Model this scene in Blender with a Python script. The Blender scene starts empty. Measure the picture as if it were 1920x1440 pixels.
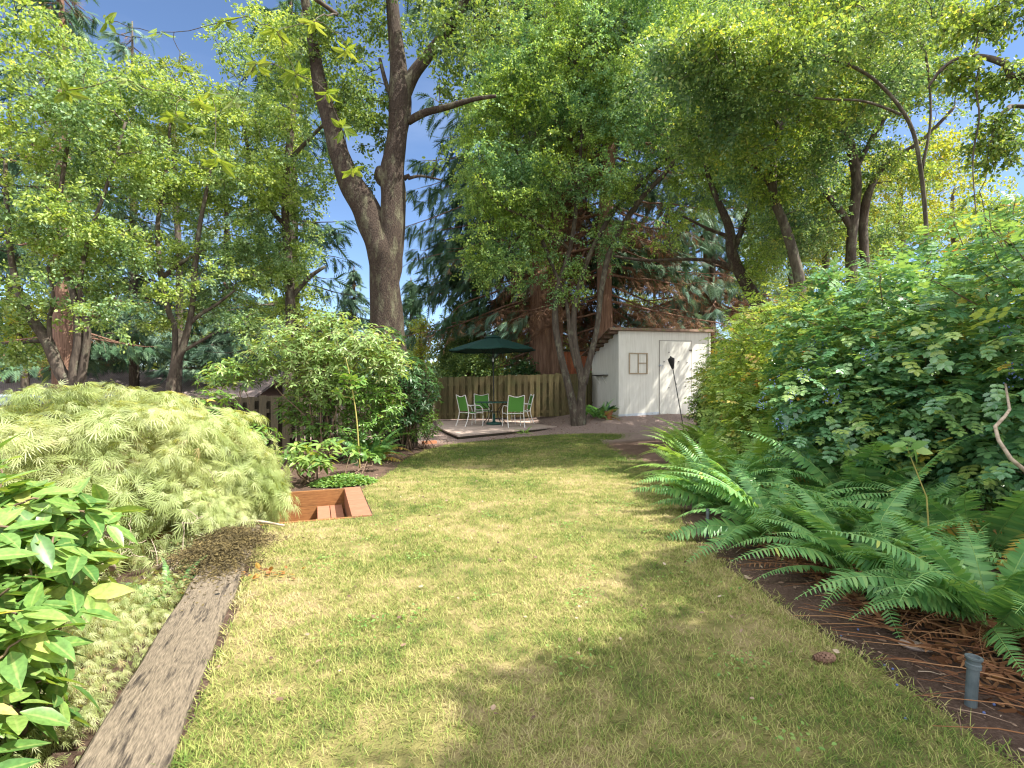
import bpy, math, random
import numpy as np
from mathutils import Vector

# ------------------------------------------------------------------ camera, world, sun, exposure
scn = bpy.context.scene
COL = scn.collection
CAMZ = 1.4
F = 1000.0          # focal length in pixels of the 1920 px wide photograph
cam_d = bpy.data.cameras.new('camera')
cam_d.sensor_width = 36.0
cam_d.lens = F / 1920.0 * 36.0
cam_d.clip_start = 0.05
cam_d.clip_end = 2000
cam = bpy.data.objects.new('camera', cam_d)
COL.objects.link(cam)
cam.location = (0, 0, CAMZ)
cam.rotation_euler = (math.radians(90), 0, 0)
scn.camera = cam

SUN_EL = math.radians(54)
SUN_ROT = math.radians(105)      # clockwise from +Y (the view direction): from the right, a little behind the camera
sv = Vector((math.sin(SUN_ROT) * math.cos(SUN_EL), math.cos(SUN_ROT) * math.cos(SUN_EL), math.sin(SUN_EL)))
world = bpy.data.worlds.new('World')
scn.world = world
world.use_nodes = True
wn = world.node_tree.nodes
wl = world.node_tree.links
bg = wn['Background']
sky = wn.new('ShaderNodeTexSky')
sky.sky_type = 'NISHITA'
sky.sun_disc = False
sky.sun_elevation = SUN_EL
sky.sun_rotation = SUN_ROT
sky.air_density = 1.0
sky.dust_density = 0.2
sky.altitude = 2500
sky.ozone_density = 3.0
# thin cloud wisps low in the sky
tc = wn.new('ShaderNodeTexCoord')
mp = wn.new('ShaderNodeMapping'); mp.inputs['Scale'].default_value = (1.2, 1.2, 4.5)
nz = wn.new('ShaderNodeTexNoise'); nz.inputs['Scale'].default_value = 3.0; nz.inputs['Detail'].default_value = 7
cr = wn.new('ShaderNodeValToRGB'); cr.color_ramp.elements[0].position = 0.5; cr.color_ramp.elements[1].position = 0.78
cr.color_ramp.elements[1].color = (0.06, 0.06, 0.06, 1)
mx = wn.new('ShaderNodeMixRGB'); mx.inputs['Color2'].default_value = (7.5, 8.0, 8.8, 1)
wl.new(tc.outputs['Generated'], mp.inputs['Vector']); wl.new(mp.outputs[0], nz.inputs['Vector'])
wl.new(nz.outputs['Fac'], cr.inputs['Fac']); wl.new(cr.outputs['Color'], mx.inputs['Fac'])
wl.new(sky.outputs['Color'], mx.inputs['Color1'])
# unseen bright cloud added overhead and behind the camera for fill light (the view ahead is clear blue)
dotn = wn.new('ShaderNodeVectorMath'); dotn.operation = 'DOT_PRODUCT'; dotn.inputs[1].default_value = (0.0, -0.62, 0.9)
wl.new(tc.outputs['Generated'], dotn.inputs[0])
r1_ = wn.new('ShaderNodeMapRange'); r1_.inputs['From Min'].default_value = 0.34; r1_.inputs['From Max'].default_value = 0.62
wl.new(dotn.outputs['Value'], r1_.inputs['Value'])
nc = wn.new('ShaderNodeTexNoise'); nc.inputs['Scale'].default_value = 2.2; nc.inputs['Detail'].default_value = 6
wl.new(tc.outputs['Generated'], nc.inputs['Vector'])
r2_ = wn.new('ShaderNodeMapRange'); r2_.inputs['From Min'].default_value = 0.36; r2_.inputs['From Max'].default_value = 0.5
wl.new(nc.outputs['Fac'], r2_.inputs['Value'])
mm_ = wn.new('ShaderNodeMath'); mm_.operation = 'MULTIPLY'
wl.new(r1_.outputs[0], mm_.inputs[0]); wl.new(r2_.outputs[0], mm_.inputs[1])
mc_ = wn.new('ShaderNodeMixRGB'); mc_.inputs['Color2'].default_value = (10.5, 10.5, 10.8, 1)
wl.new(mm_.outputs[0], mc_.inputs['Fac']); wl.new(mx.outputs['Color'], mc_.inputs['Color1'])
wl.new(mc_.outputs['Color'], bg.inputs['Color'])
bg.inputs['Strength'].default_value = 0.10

sd = bpy.data.lights.new('sun', 'SUN')
sd.energy = 5.0
sd.angle = math.radians(0.5)
sd.color = (1.0, 0.95, 0.86)
sun = bpy.data.objects.new('sun', sd)
COL.objects.link(sun)
sun.rotation_euler = sv.to_track_quat('Z', 'Y').to_euler()
sun.location = (20, -5, 30)

scn.view_settings.view_transform = 'Standard'
scn.view_settings.look = 'None'
scn.view_settings.gamma = 1.0
scn.view_settings.exposure = 1.35
scn.cycles.max_bounces = 7
scn.cycles.diffuse_bounces = 4
scn.cycles.glossy_bounces = 2
scn.cycles.transmission_bounces = 4
scn.cycles.transparent_max_bounces = 4
scn.cycles.caustics_reflective = False
scn.cycles.caustics_refractive = False
scn.cycles.use_denoising = True
scn.cycles.denoiser = 'OPENIMAGEDENOISE'
scn.cycles.denoising_input_passes = 'RGB_ALBEDO_NORMAL'
scn.cycles.denoising_prefilter = 'ACCURATE'
scn.cycles.use_adaptive_sampling = False
scn.cycles.filter_width = 1.2
scn.cycles.sample_clamp_indirect = 6.0

rng = np.random.default_rng(7)
random.seed(7)


def P(px, py, Y):
    """the point at distance Y that the photograph shows at pixel px, py"""
    return np.array([(px - 960) / F * Y, Y, CAMZ - (py - 720) / F * Y])


# ------------------------------------------------------------------ materials
MATS = {}


def nodes_of(name):
    m = bpy.data.materials.new(name)
    m.use_nodes = True
    nt = m.node_tree
    for n in list(nt.nodes):
        nt.nodes.remove(n)
    out = nt.nodes.new('ShaderNodeOutputMaterial')
    MATS[name] = m
    return m, nt, out


def N(nt, t, **kw):
    n = nt.nodes.new(t)
    for k, v in kw.items():
        if k in n.inputs:
            n.inputs[k].default_value = v
        else:
            setattr(n, k, v)
    return n


def ramp(nt, stops):
    r = nt.nodes.new('ShaderNodeValToRGB')
    e = r.color_ramp.elements
    while len(e) < len(stops):
        e.new(0.5)
    for k, (p, c) in enumerate(stops):
        e[k].position = p
        e[k].color = (c[0], c[1], c[2], 1)
    return r


def leaf_mat(name, cols, trans=0.4, rough=0.45, spec=0.4, patch=None, patch_scale=0.6, tcol=None, coat=0.0, rib=False):
    """cols: ramp over the per-leaf random value; patch: second ramp reached where a large noise is high"""
    m, nt, out = nodes_of(name)
    L = nt.links
    at = N(nt, 'ShaderNodeAttribute', attribute_name='rnd')
    r1 = ramp(nt, cols)
    L.new(at.outputs['Fac'], r1.inputs['Fac'])
    col = r1.outputs['Color']
    if patch:
        r2 = ramp(nt, patch)
        L.new(at.outputs['Fac'], r2.inputs['Fac'])
        g = N(nt, 'ShaderNodeNewGeometry')
        nz = N(nt, 'ShaderNodeTexNoise', Scale=patch_scale, Detail=3.0)
        L.new(g.outputs['Position'], nz.inputs['Vector'])
        rr = ramp(nt, [(0.42, (0, 0, 0)), (0.6, (1, 1, 1))])
        L.new(nz.outputs['Fac'], rr.inputs['Fac'])
        mx = N(nt, 'ShaderNodeMixRGB')
        L.new(rr.outputs['Color'], mx.inputs['Fac'])
        L.new(col, mx.inputs['Color1'])
        L.new(r2.outputs['Color'], mx.inputs['Color2'])
        col = mx.outputs['Color']
    if rib:
        am = N(nt, 'ShaderNodeAttribute', attribute_name='mid')
        rm = ramp(nt, [(0, (0, 0, 0)), (.8, (0, 0, 0)), (.93, (1, 1, 1))])
        L.new(am.outputs['Fac'], rm.inputs['Fac'])
        mr_ = N(nt, 'ShaderNodeMixRGB')
        mr_.inputs['Color2'].default_value = (.34, .42, .14, 1)
        fm = N(nt, 'ShaderNodeMath', operation='MULTIPLY')
        fm.inputs[1].default_value = .6
        L.new(rm.outputs['Color'], fm.inputs[0])
        L.new(fm.outputs[0], mr_.inputs['Fac'])
        L.new(col, mr_.inputs['Color1'])
        # faint blotches and wear across the blade
        gb = N(nt, 'ShaderNodeNewGeometry')
        nb_ = N(nt, 'ShaderNodeTexNoise', Scale=55.0, Detail=4.0)
        L.new(gb.outputs['Position'], nb_.inputs['Vector'])
        rb = ramp(nt, [(.25, (.68, .68, .6)), (.55, (1, 1, 1)), (.78, (1.35, 1.25, 1.0))])
        L.new(nb_.outputs['Fac'], rb.inputs['Fac'])
        mb_ = N(nt, 'ShaderNodeMixRGB', blend_type='MULTIPLY')
        mb_.inputs['Fac'].default_value = 1
        L.new(mr_.outputs['Color'], mb_.inputs['Color1'])
        L.new(rb.outputs['Color'], mb_.inputs['Color2'])
        col = mb_.outputs['Color']
    p = N(nt, 'ShaderNodeBsdfPrincipled')
    p.inputs['Roughness'].default_value = rough
    p.inputs['Specular IOR Level'].default_value = spec
    p.inputs['Coat Weight'].default_value = coat
    p.inputs['Coat Roughness'].default_value = 0.25
    L.new(col, p.inputs['Base Color'])
    t = N(nt, 'ShaderNodeBsdfTranslucent')
    tm = N(nt, 'ShaderNodeMixRGB', blend_type='MULTIPLY')
    tm.inputs['Fac'].default_value = 1.0
    tc_ = tcol or (1.65, 1.4, 0.6)
    tm.inputs['Color2'].default_value = (*tc_, 1)
    L.new(col, tm.inputs['Color1'])
    L.new(tm.outputs['Color'], t.inputs['Color'])
    ms = N(nt, 'ShaderNodeMixShader')
    ms.inputs['Fac'].default_value = trans
    L.new(p.outputs[0], ms.inputs[1])
    L.new(t.outputs[0], ms.inputs[2])
    L.new(ms.outputs[0], out.inputs['Surface'])
    return m


def surf_mat(name, c1, c2, scale=5, stretch=(1, 1, 1), rough=0.85, bump=0.3, c3=None, c3_scale=2.0, c3_lo=0.55, c3_hi=0.62,
             rndmix=0.0, metallic=0.0, detail=8.0, bump_dist=0.02, spec=0.3, c3_st=(1, 1, 1)):
    """noise-mixed colour with bump; an optional third colour in patches; optional per-piece tint from the rnd attribute"""
    m, nt, out = nodes_of(name)
    L = nt.links
    tcd = N(nt, 'ShaderNodeTexCoord')
    mp = N(nt, 'ShaderNodeMapping')
    mp.inputs['Scale'].default_value = stretch
    L.new(tcd.outputs['Object'], mp.inputs['Vector'])
    nz = N(nt, 'ShaderNodeTexNoise', Scale=float(scale), Detail=detail)
    nz.inputs['Roughness'].default_value = 0.62
    L.new(mp.outputs[0], nz.inputs['Vector'])
    r = ramp(nt, [(0.3, c1), (0.7, c2)])
    L.new(nz.outputs['Fac'], r.inputs['Fac'])
    col = r.outputs['Color']
    if c3:
        n3 = N(nt, 'ShaderNodeTexNoise', Scale=float(c3_scale), Detail=6.0)
        n3.inputs['Roughness'].default_value = 0.7
        mp3 = N(nt, 'ShaderNodeMapping')
        mp3.inputs['Scale'].default_value = c3_st
        L.new(tcd.outputs['Object'], mp3.inputs['Vector'])
        L.new(mp3.outputs[0], n3.inputs['Vector'])
        r3 = ramp(nt, [(c3_lo, (0, 0, 0)), (c3_hi, (1, 1, 1))])
        L.new(n3.outputs['Fac'], r3.inputs['Fac'])
        m3 = N(nt, 'ShaderNodeMixRGB')
        m3.inputs['Color2'].default_value = (*c3, 1)
        L.new(r3.outputs['Color'], m3.inputs['Fac'])
        L.new(col, m3.inputs['Color1'])
        col = m3.outputs['Color']
    if rndmix:
        at = N(nt, 'ShaderNodeAttribute', attribute_name='rnd')
        mr = N(nt, 'ShaderNodeMapRange')
        mr.inputs['To Min'].default_value = 1 - rndmix
        mr.inputs['To Max'].default_value = 1 + rndmix
        L.new(at.outputs['Fac'], mr.inputs['Value'])
        hm = N(nt, 'ShaderNodeMixRGB', blend_type='MULTIPLY')
        hm.inputs['Fac'].default_value = 1
        L.new(col, hm.inputs['Color1'])
        L.new(mr.outputs[0], hm.inputs['Color2'])
        col = hm.outputs['Color']
    p = N(nt, 'ShaderNodeBsdfPrincipled')
    p.inputs['Roughness'].default_value = rough
    p.inputs['Metallic'].default_value = metallic
    p.inputs['Specular IOR Level'].default_value = spec
    L.new(col, p.inputs['Base Color'])
    if bump:
        b = N(nt, 'ShaderNodeBump')
        b.inputs['Strength'].default_value = bump
        b.inputs['Distance'].default_value = bump_dist
        L.new(nz.outputs['Fac'], b.inputs['Height'])
        L.new(b.outputs[0], p.inputs['Normal'])
    L.new(p.outputs[0], out.inputs['Surface'])
    return m


# leaves
leaf_mat('leaf_maple', [(0, (0.143, 0.239, 0.0496)), (.5, (0.285, 0.409, 0.0868)), (1, (0.484, 0.591, 0.223))], trans=.45,
         patch=[(0, (0.1, 0.183, 0.0744)), (.6, (0.171, 0.296, 0.124)), (1, (0.37, 0.508, 0.298))], patch_scale=.8)
leaf_mat('leaf_olive', [(0, (0.125, 0.224, 0.0599)), (.5, (0.233, 0.36, 0.0858)), (.9, (0.406, 0.57, 0.128)), (1, (0.558, 0.612, 0.172))], trans=.42,
         patch=[(0, (0.0939, 0.211, 0.107)), (.6, (0.188, 0.36, 0.172)), (1, (0.375, 0.57, 0.301))], patch_scale=.55)
leaf_mat('leaf_right', [(0, (0.0966, 0.178, 0.0536)), (.5, (0.193, 0.304, 0.0672)), (.92, (0.348, 0.463, 0.107)), (1, (0.585, 0.534, 0.135))], trans=.45,
         patch=[(0, (0.0677, 0.143, 0.0805)), (.6, (0.116, 0.232, 0.121)), (1, (0.252, 0.356, 0.214))], patch_scale=.5)
leaf_mat('leaf_cherry', [(0, (0.0653, 0.132, 0.0475)), (.6, (0.131, 0.215, 0.0594)), (1, (0.24, 0.331, 0.095))], trans=.4)
leaf_mat('leaf_big', [(0, (.10, .18, .03)), (.6, (.18, .27, .05)), (1, (.28, .34, .09))], trans=.4, rough=.4, rib=True)
leaf_mat('leaf_yellow', [(0, (.15, .22, .03)), (.5, (.27, .34, .05)), (.93, (.38, .42, .09)), (1, (.45, .34, .06))], trans=.5)
leaf_mat('leaf_far', [(0, (.10, .17, .04)), (.5, (.17, .25, .06)), (1, (.28, .34, .1))], trans=.45)
leaf_mat('needle_dark', [(0, (0.0342, 0.0855, 0.0418)), (.6, (0.0665, 0.142, 0.0684)), (1, (0.114, 0.209, 0.095))], trans=.22, rough=.6, tcol=(1.3, 1.3, .7))
leaf_mat('needle_blue', [(0, (0.063, 0.135, 0.09)), (.6, (0.126, 0.216, 0.144)), (1, (0.234, 0.342, 0.216))], trans=.22, rough=.6, tcol=(1.2, 1.25, .9))
leaf_mat('needle_brown', [(0, (0.112, 0.056, 0.032)), (.6, (0.24, 0.128, 0.072)), (1, (0.384, 0.24, 0.128))], trans=.2, rough=.8, tcol=(1.2, 1.0, .7))
leaf_mat('leaf_lace', [(0, (0.166, 0.206, 0.0684)), (.5, (0.371, 0.422, 0.17)), (.9, (0.566, 0.587, 0.353)), (1, (0.488, 0.33, 0.182))], trans=.4, rough=.5,
         patch=[(0, (0.147, 0.206, 0.057)), (.6, (0.302, 0.381, 0.137)), (1, (0.459, 0.536, 0.274))], patch_scale=1.1)
leaf_mat('leaf_rhodo', [(0, (0.06, 0.144, 0.03)), (.6, (0.132, 0.252, 0.048)), (.93, (0.228, 0.36, 0.072)), (.97, (0.42, 0.456, 0.072)), (1, (0.54, 0.24, 0.06))], trans=.3, rough=.36, spec=.5)
leaf_mat('leaf_rhodo_near', [(0, (0.0655, 0.168, 0.0483)), (.45, (0.16, 0.294, 0.0724)), (.8, (0.291, 0.42, 0.113)), (.93, (0.495, 0.532, 0.161)), (1, (0.62, 0.504, 0.193))], trans=.38, rough=.36, spec=.5, rib=True)
leaf_mat('leaf_rhodo_open', [(0, (0.128, 0.227, 0.055)), (.6, (0.255, 0.375, 0.124)), (.92, (0.404, 0.476, 0.22)), (1, (0.532, 0.34, 0.0825))], trans=.38, rough=.36, spec=.5)
leaf_mat('leaf_dark', [(0, (0.0225, 0.0675, 0.0225)), (.6, (0.0525, 0.128, 0.0375)), (1, (0.105, 0.195, 0.06))], trans=.22, rough=.34, spec=.5)
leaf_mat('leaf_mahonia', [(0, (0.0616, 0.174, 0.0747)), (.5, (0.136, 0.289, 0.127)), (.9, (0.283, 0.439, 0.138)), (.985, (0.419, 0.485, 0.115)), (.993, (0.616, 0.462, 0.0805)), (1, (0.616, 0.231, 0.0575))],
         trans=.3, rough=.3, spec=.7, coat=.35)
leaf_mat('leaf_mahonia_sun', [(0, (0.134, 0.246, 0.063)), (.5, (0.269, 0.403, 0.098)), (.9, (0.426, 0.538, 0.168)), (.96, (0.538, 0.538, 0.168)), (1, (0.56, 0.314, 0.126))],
         trans=.38, rough=.3, spec=.5, coat=.15)  # lighter copy of the hedge leaf, with sunlight put into the colour
leaf_mat('fern_green', [(0, (0.071, 0.192, 0.0614)), (.5, (0.142, 0.318, 0.102)), (.9, (0.256, 0.428, 0.137)), (1, (0.37, 0.443, 0.109))], trans=.35, rough=.42, spec=.4)
leaf_mat('fern_light', [(0, (0.144, 0.288, 0.06)), (.6, (0.24, 0.408, 0.096)), (1, (0.408, 0.528, 0.192))], trans=.4, rough=.42, spec=.4)
leaf_mat('fern_old', [(0, (.12, .15, .03)), (.5, (.28, .24, .04)), (.8, (.42, .25, .05)), (1, (.25, .12, .05))], trans=.3, rough=.6)
leaf_mat('fern_dead', [(0, (.11, .045, .02)), (.6, (.22, .10, .04)), (1, (.34, .19, .09))], trans=.2, rough=.8)
leaf_mat('cover_leaf', [(0, (.09, .2, .04)), (.6, (.17, .31, .07)), (1, (.3, .42, .13))], trans=.35, rough=.45)
leaf_mat('litter', [(0, (.09, .055, .035)), (.5, (.2, .13, .085)), (.85, (.32, .23, .16)), (1, (.42, .34, .25))], trans=.1, rough=.85)
leaf_mat('fallen_orange', [(0, (.10, .05, .03)), (.4, (.3, .14, .04)), (1, (.48, .3, .07))], trans=.3, rough=.6)
# bark and wood
surf_mat('bark_grey', (.035, .026, .02), (.12, .095, .072), scale=14, stretch=(1, 1, .25), bump=.8, bump_dist=.03, c3=(.19, .19, .13), c3_scale=7, c3_lo=.52, c3_hi=.72, c3_st=(1, 1, .6))
surf_mat('bark_main', (.02, .013, .01), (.078, .054, .038), scale=48, stretch=(1, 1, .45), bump=1.0, bump_dist=.05, c3=(.17, .165, .10), c3_scale=5.0, c3_lo=.5, c3_hi=.75, c3_st=(1.3, 1.3, .45))
surf_mat('bark_cedar', (.10, .05, .033), (.30, .18, .12), scale=16, stretch=(1.6, 1.6, .1), bump=1.0, bump_dist=.04)
surf_mat('bark_twig', (.09, .06, .04), (.24, .17, .11), scale=20, bump=.3)
surf_mat('bark_pale', (.22, .16, .11), (.48, .40, .30), scale=26, bump=.4)
surf_mat('timber_old', (.085, .068, .048), (.25, .20, .14), scale=26, stretch=(5, .8, 5), bump=.9, bump_dist=.012, c3=(.028, .022, .018), c3_scale=5.5, c3_lo=.54, c3_hi=.66, c3_st=(6, .7, 6))
surf_mat('timber_red', (.22, .092, .052), (.34, .155, .095), scale=10, stretch=(1, 8, 8), bump=.25, bump_dist=.005, rndmix=.15, c3=(.22, .09, .05), c3_scale=4, c3_lo=.55, c3_hi=.75)
surf_mat('timber_orange', (.19, .08, .028), (.33, .155, .055), scale=10, stretch=(1, 8, 8), bump=.25, bump_dist=.005, rndmix=.1, c3=(.09, .045, .022), c3_scale=5, c3_lo=.5, c3_hi=.8)
surf_mat('fence_wood', (.08, .064, .028), (.19, .15, .072), scale=8, stretch=(6, 6, .5), bump=.4, bump_dist=.008, rndmix=.28, c3=(.10, .105, .04), c3_scale=1.6, c3_lo=.45, c3_hi=.7)
surf_mat('fence_dark', (.018, .015, .009), (.045, .036, .02), scale=8, stretch=(6, 6, .5), bump=.4, bump_dist=.008, rndmix=.3)  # shade on the left fence is put into this dark colour
surf_mat('red_board', (.2, .06, .03), (.33, .11, .05), scale=6, stretch=(5, 5, .5), bump=.3, rndmix=.15)
surf_mat('roof_wood', (.11, .07, .05), (.26, .17, .12), scale=9, bump=.5, rndmix=.2, c3=(.14, .14, .06), c3_scale=6)
surf_mat('shed_paint', (.60, .585, .51), (.74, .73, .66), scale=3, stretch=(7, 7, .4), bump=.2, bump_dist=.005, rough=.75,
         c3=(.42, .40, .32), c3_scale=2.2, c3_lo=.54, c3_hi=.9, c3_st=(4, 4, .5))
surf_mat('metal_flash', (.42, .47, .52), (.6, .64, .68), scale=4, bump=.1, rough=.5, metallic=.3)
surf_mat('frame_tan', (.28, .22, .14), (.44, .36, .25), scale=12, stretch=(1, 1, 6), bump=.2)
surf_mat('dark_metal', (.012, .012, .012), (.035, .035, .035), scale=10, bump=.05, rough=.45)
surf_mat('seam', (.12, .1, .08), (.2, .18, .15), scale=10, bump=0)
surf_mat('white_metal', (.66, .65, .6), (.8, .79, .75), scale=10, bump=.02, rough=.4, spec=.5)
surf_mat('sling_green', (.07, .22, .035), (.10, .29, .05), scale=180, bump=.15, bump_dist=.002, rough=.7)
surf_mat('table_green', (.02, .07, .055), (.035, .1, .08), scale=12, bump=.03, rough=.35)
surf_mat('umbrella_cloth', (.005, .032, .024), (.008, .048, .036), scale=30, bump=.1, bump_dist=.003, rough=.8)
surf_mat('deck', (.36, .27, .22), (.55, .44, .37), scale=6, stretch=(1, 7, 1), bump=.3, bump_dist=.006, rndmix=.12)
surf_mat('terracotta', (.3, .12, .06), (.42, .19, .10), scale=8, bump=.1)
surf_mat('blue_glaze', (.08, .14, .24), (.15, .24, .36), scale=5, bump=.05, rough=.3)
surf_mat('lime_plastic', (.2, .5, .05), (.26, .58, .08), scale=5, bump=.02, rough=.35, spec=.5)
surf_mat('grey_plastic', (.06, .08, .085), (.12, .145, .15), scale=14, bump=.2, bump_dist=.003, rough=.5, c3=(.55, .55, .52), c3_scale=26, c3_lo=.66, c3_hi=.7)
surf_mat('cone_brown', (.1, .055, .035), (.25, .15, .1), scale=30, bump=.5)
surf_mat('stone', (.2, .15, .12), (.4, .32, .27), scale=9, bump=.4)
surf_mat('berry_blue', (.05, .08, .2), (.13, .18, .36), scale=40, bump=.0, rough=.55)
surf_mat('plaster', (.3, .25, .2), (.38, .32, .26), scale=3, bump=.1)
surf_mat('blue_roof', (.22, .27, .37), (.34, .4, .52), scale=2, bump=.1, rough=.6)
surf_mat('stem_yellow', (.3, .26, .07), (.42, .36, .12), scale=9, bump=.1)
surf_mat('moss', (.045, .035, .016), (.17, .13, .05), scale=14, rndmix=.5, bump=.9, bump_dist=.02)


def shingle_mat():
    m, nt, out = nodes_of('shingles')
    L = nt.links
    t = N(nt, 'ShaderNodeTexCoord')
    b = N(nt, 'ShaderNodeTexBrick', Scale=5.0)
    b.inputs['Color1'].default_value = (.30, .23, .21, 1)
    b.inputs['Color2'].default_value = (.40, .32, .30, 1)
    b.inputs['Mortar'].default_value = (.1, .08, .07, 1)
    b.inputs['Mortar Size'].default_value = .03
    mp = N(nt, 'ShaderNodeMapping')
    L.new(t.outputs['Object'], mp.inputs['Vector'])
    L.new(mp.outputs[0], b.inputs['Vector'])
    p = N(nt, 'ShaderNodeBsdfPrincipled')
    p.inputs['Roughness'].default_value = .9
    L.new(b.outputs['Color'], p.inputs['Base Color'])
    L.new(p.outputs[0], out.inputs['Surface'])


shingle_mat()


def ground_mat():
    m, nt, out = nodes_of('soil')
    L = nt.links
    g = N(nt, 'ShaderNodeNewGeometry')
    n1 = N(nt, 'ShaderNodeTexNoise', Scale=1.3, Detail=6.0)
    n2 = N(nt, 'ShaderNodeTexNoise', Scale=38.0, Detail=8.0)
    n2.inputs['Roughness'].default_value = .75
    L.new(g.outputs['Position'], n1.inputs['Vector'])
    L.new(g.outputs['Position'], n2.inputs['Vector'])
    r1 = ramp(nt, [(.32, (.05, .03, .022)), (.55, (.12, .075, .055)), (.75, (.24, .165, .13))])
    r2 = ramp(nt, [(.3, (.04, .025, .018)), (.52, (.13, .085, .062)), (.72, (.30, .22, .17))])
    L.new(n1.outputs['Fac'], r1.inputs['Fac'])
    L.new(n2.outputs['Fac'], r2.inputs['Fac'])
    mx = N(nt, 'ShaderNodeMixRGB')
    mx.inputs['Fac'].default_value = .6
    L.new(r1.outputs['Color'], mx.inputs['Color1'])
    L.new(r2.outputs['Color'], mx.inputs['Color2'])
    # the bark mulch by the shed is paler than the bed soil
    sx = N(nt, 'ShaderNodeSeparateXYZ')
    L.new(g.outputs['Position'], sx.inputs[0])
    mr = N(nt, 'ShaderNodeMapRange')
    mr.inputs['From Min'].default_value = 12.2
    mr.inputs['From Max'].default_value = 13.2
    L.new(sx.outputs['Y'], mr.inputs['Value'])
    r3 = ramp(nt, [(.3, (.12, .085, .07)), (.5, (.27, .20, .17)), (.7, (.46, .37, .33))])
    L.new(n2.outputs['Fac'], r3.inputs['Fac'])
    m2 = N(nt, 'ShaderNodeMixRGB')
    L.new(mr.outputs[0], m2.inputs['Fac'])
    L.new(mx.outputs['Color'], m2.inputs['Color1'])
    L.new(r3.outputs['Color'], m2.inputs['Color2'])
    p = N(nt, 'ShaderNodeBsdfPrincipled')
    p.inputs['Roughness'].default_value = .95
    p.inputs['Specular IOR Level'].default_value = .15
    L.new(m2.outputs['Color'], p.inputs['Base Color'])
    b = N(nt, 'ShaderNodeBump')
    b.inputs['Strength'].default_value = 1
    b.inputs['Distance'].default_value = .03
    L.new(n2.outputs['Fac'], b.inputs['Height'])
    L.new(b.outputs[0], p.inputs['Normal'])
    L.new(p.outputs[0], out.inputs['Surface'])


ground_mat()


def grass_mats():
    for name, blade in (('turf', False), ('grass_blade', True)):
        m, nt, out = nodes_of(name)
        L = nt.links
        g = N(nt, 'ShaderNodeNewGeometry')
        n1 = N(nt, 'ShaderNodeTexNoise', Scale=.75, Detail=4.0)
        n2 = N(nt, 'ShaderNodeTexNoise', Scale=6.0, Detail=6.0)
        L.new(g.outputs['Position'], n1.inputs['Vector'])
        L.new(g.outputs['Position'], n2.inputs['Vector'])
        ad = N(nt, 'ShaderNodeMath', operation='MULTIPLY_ADD')
        L.new(n1.outputs['Fac'], ad.inputs[0])
        ad.inputs[1].default_value = .8
        mu = N(nt, 'ShaderNodeMath', operation='MULTIPLY')
        L.new(n2.outputs['Fac'], mu.inputs[0])
        mu.inputs[1].default_value = .5
        L.new(mu.outputs[0], ad.inputs[2])
        # the lawn is greener towards the back
        sx = N(nt, 'ShaderNodeSeparateXYZ')
        L.new(g.outputs['Position'], sx.inputs[0])
        mr = N(nt, 'ShaderNodeMapRange')
        mr.inputs['From Min'].default_value = 7.5
        mr.inputs['From Max'].default_value = 10.5
        mr.inputs['To Min'].default_value = .15
        mr.inputs['To Max'].default_value = .30
        L.new(sx.outputs['Y'], mr.inputs['Value'])
        sb = N(nt, 'ShaderNodeMath', operation='SUBTRACT')
        L.new(ad.outputs[0], sb.inputs[0])
        L.new(mr.outputs[0], sb.inputs[1])
        src = sb.outputs[0]
        if blade:
            at = N(nt, 'ShaderNodeAttribute', attribute_name='rnd')
            a2 = N(nt, 'ShaderNodeMath', operation='MULTIPLY_ADD')
            L.new(at.outputs['Fac'], a2.inputs[0])
            a2.inputs[1].default_value = .34
            a3 = N(nt, 'ShaderNodeMath', operation='SUBTRACT')
            L.new(src, a3.inputs[0])
            a3.inputs[1].default_value = .17
            L.new(a3.outputs[0], a2.inputs[2])
            src = a2.outputs[0]
            r = ramp(nt, [(.20, (.08, .15, .025)), (.38, (.17, .235, .045)), (.50, (.30, .32, .09)), (.66, (.43, .39, .155)), (.86, (.50, .43, .24))])
        else:
            r = ramp(nt, [(.3, (.09, .10, .03)), (.48, (.19, .17, .06)), (.6, (.28, .225, .105)), (.72, (.25, .18, .11))])
        L.new(src, r.inputs['Fac'])
        p = N(nt, 'ShaderNodeBsdfPrincipled')
        p.inputs['Roughness'].default_value = .6 if blade else .95
        p.inputs['Specular IOR Level'].default_value = .2
        L.new(r.outputs['Color'], p.inputs['Base Color'])
        if blade:
            t = N(nt, 'ShaderNodeBsdfTranslucent')
            L.new(r.outputs['Color'], t.inputs['Color'])
            ms = N(nt, 'ShaderNodeMixShader')
            ms.inputs['Fac'].default_value = .3
            L.new(p.outputs[0], ms.inputs[1])
            L.new(t.outputs[0], ms.inputs[2])
            L.new(ms.outputs[0], out.inputs['Surface'])
        else:
            n3 = N(nt, 'ShaderNodeTexNoise', Scale=120.0, Detail=4.0)
            L.new(g.outputs['Position'], n3.inputs['Vector'])
            b = N(nt, 'ShaderNodeBump')
            b.inputs['Strength'].default_value = .9
            b.inputs['Distance'].default_value = .015
            L.new(n3.outputs['Fac'], b.inputs['Height'])
            L.new(b.outputs[0], p.inputs['Normal'])
            L.new(p.outputs[0], out.inputs['Surface'])


grass_mats()


# ------------------------------------------------------------------ mesh helpers
def unit(a):
    a = np.asarray(a, float)
    return a / np.maximum(np.linalg.norm(a, axis=-1, keepdims=True), 1e-9)


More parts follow.
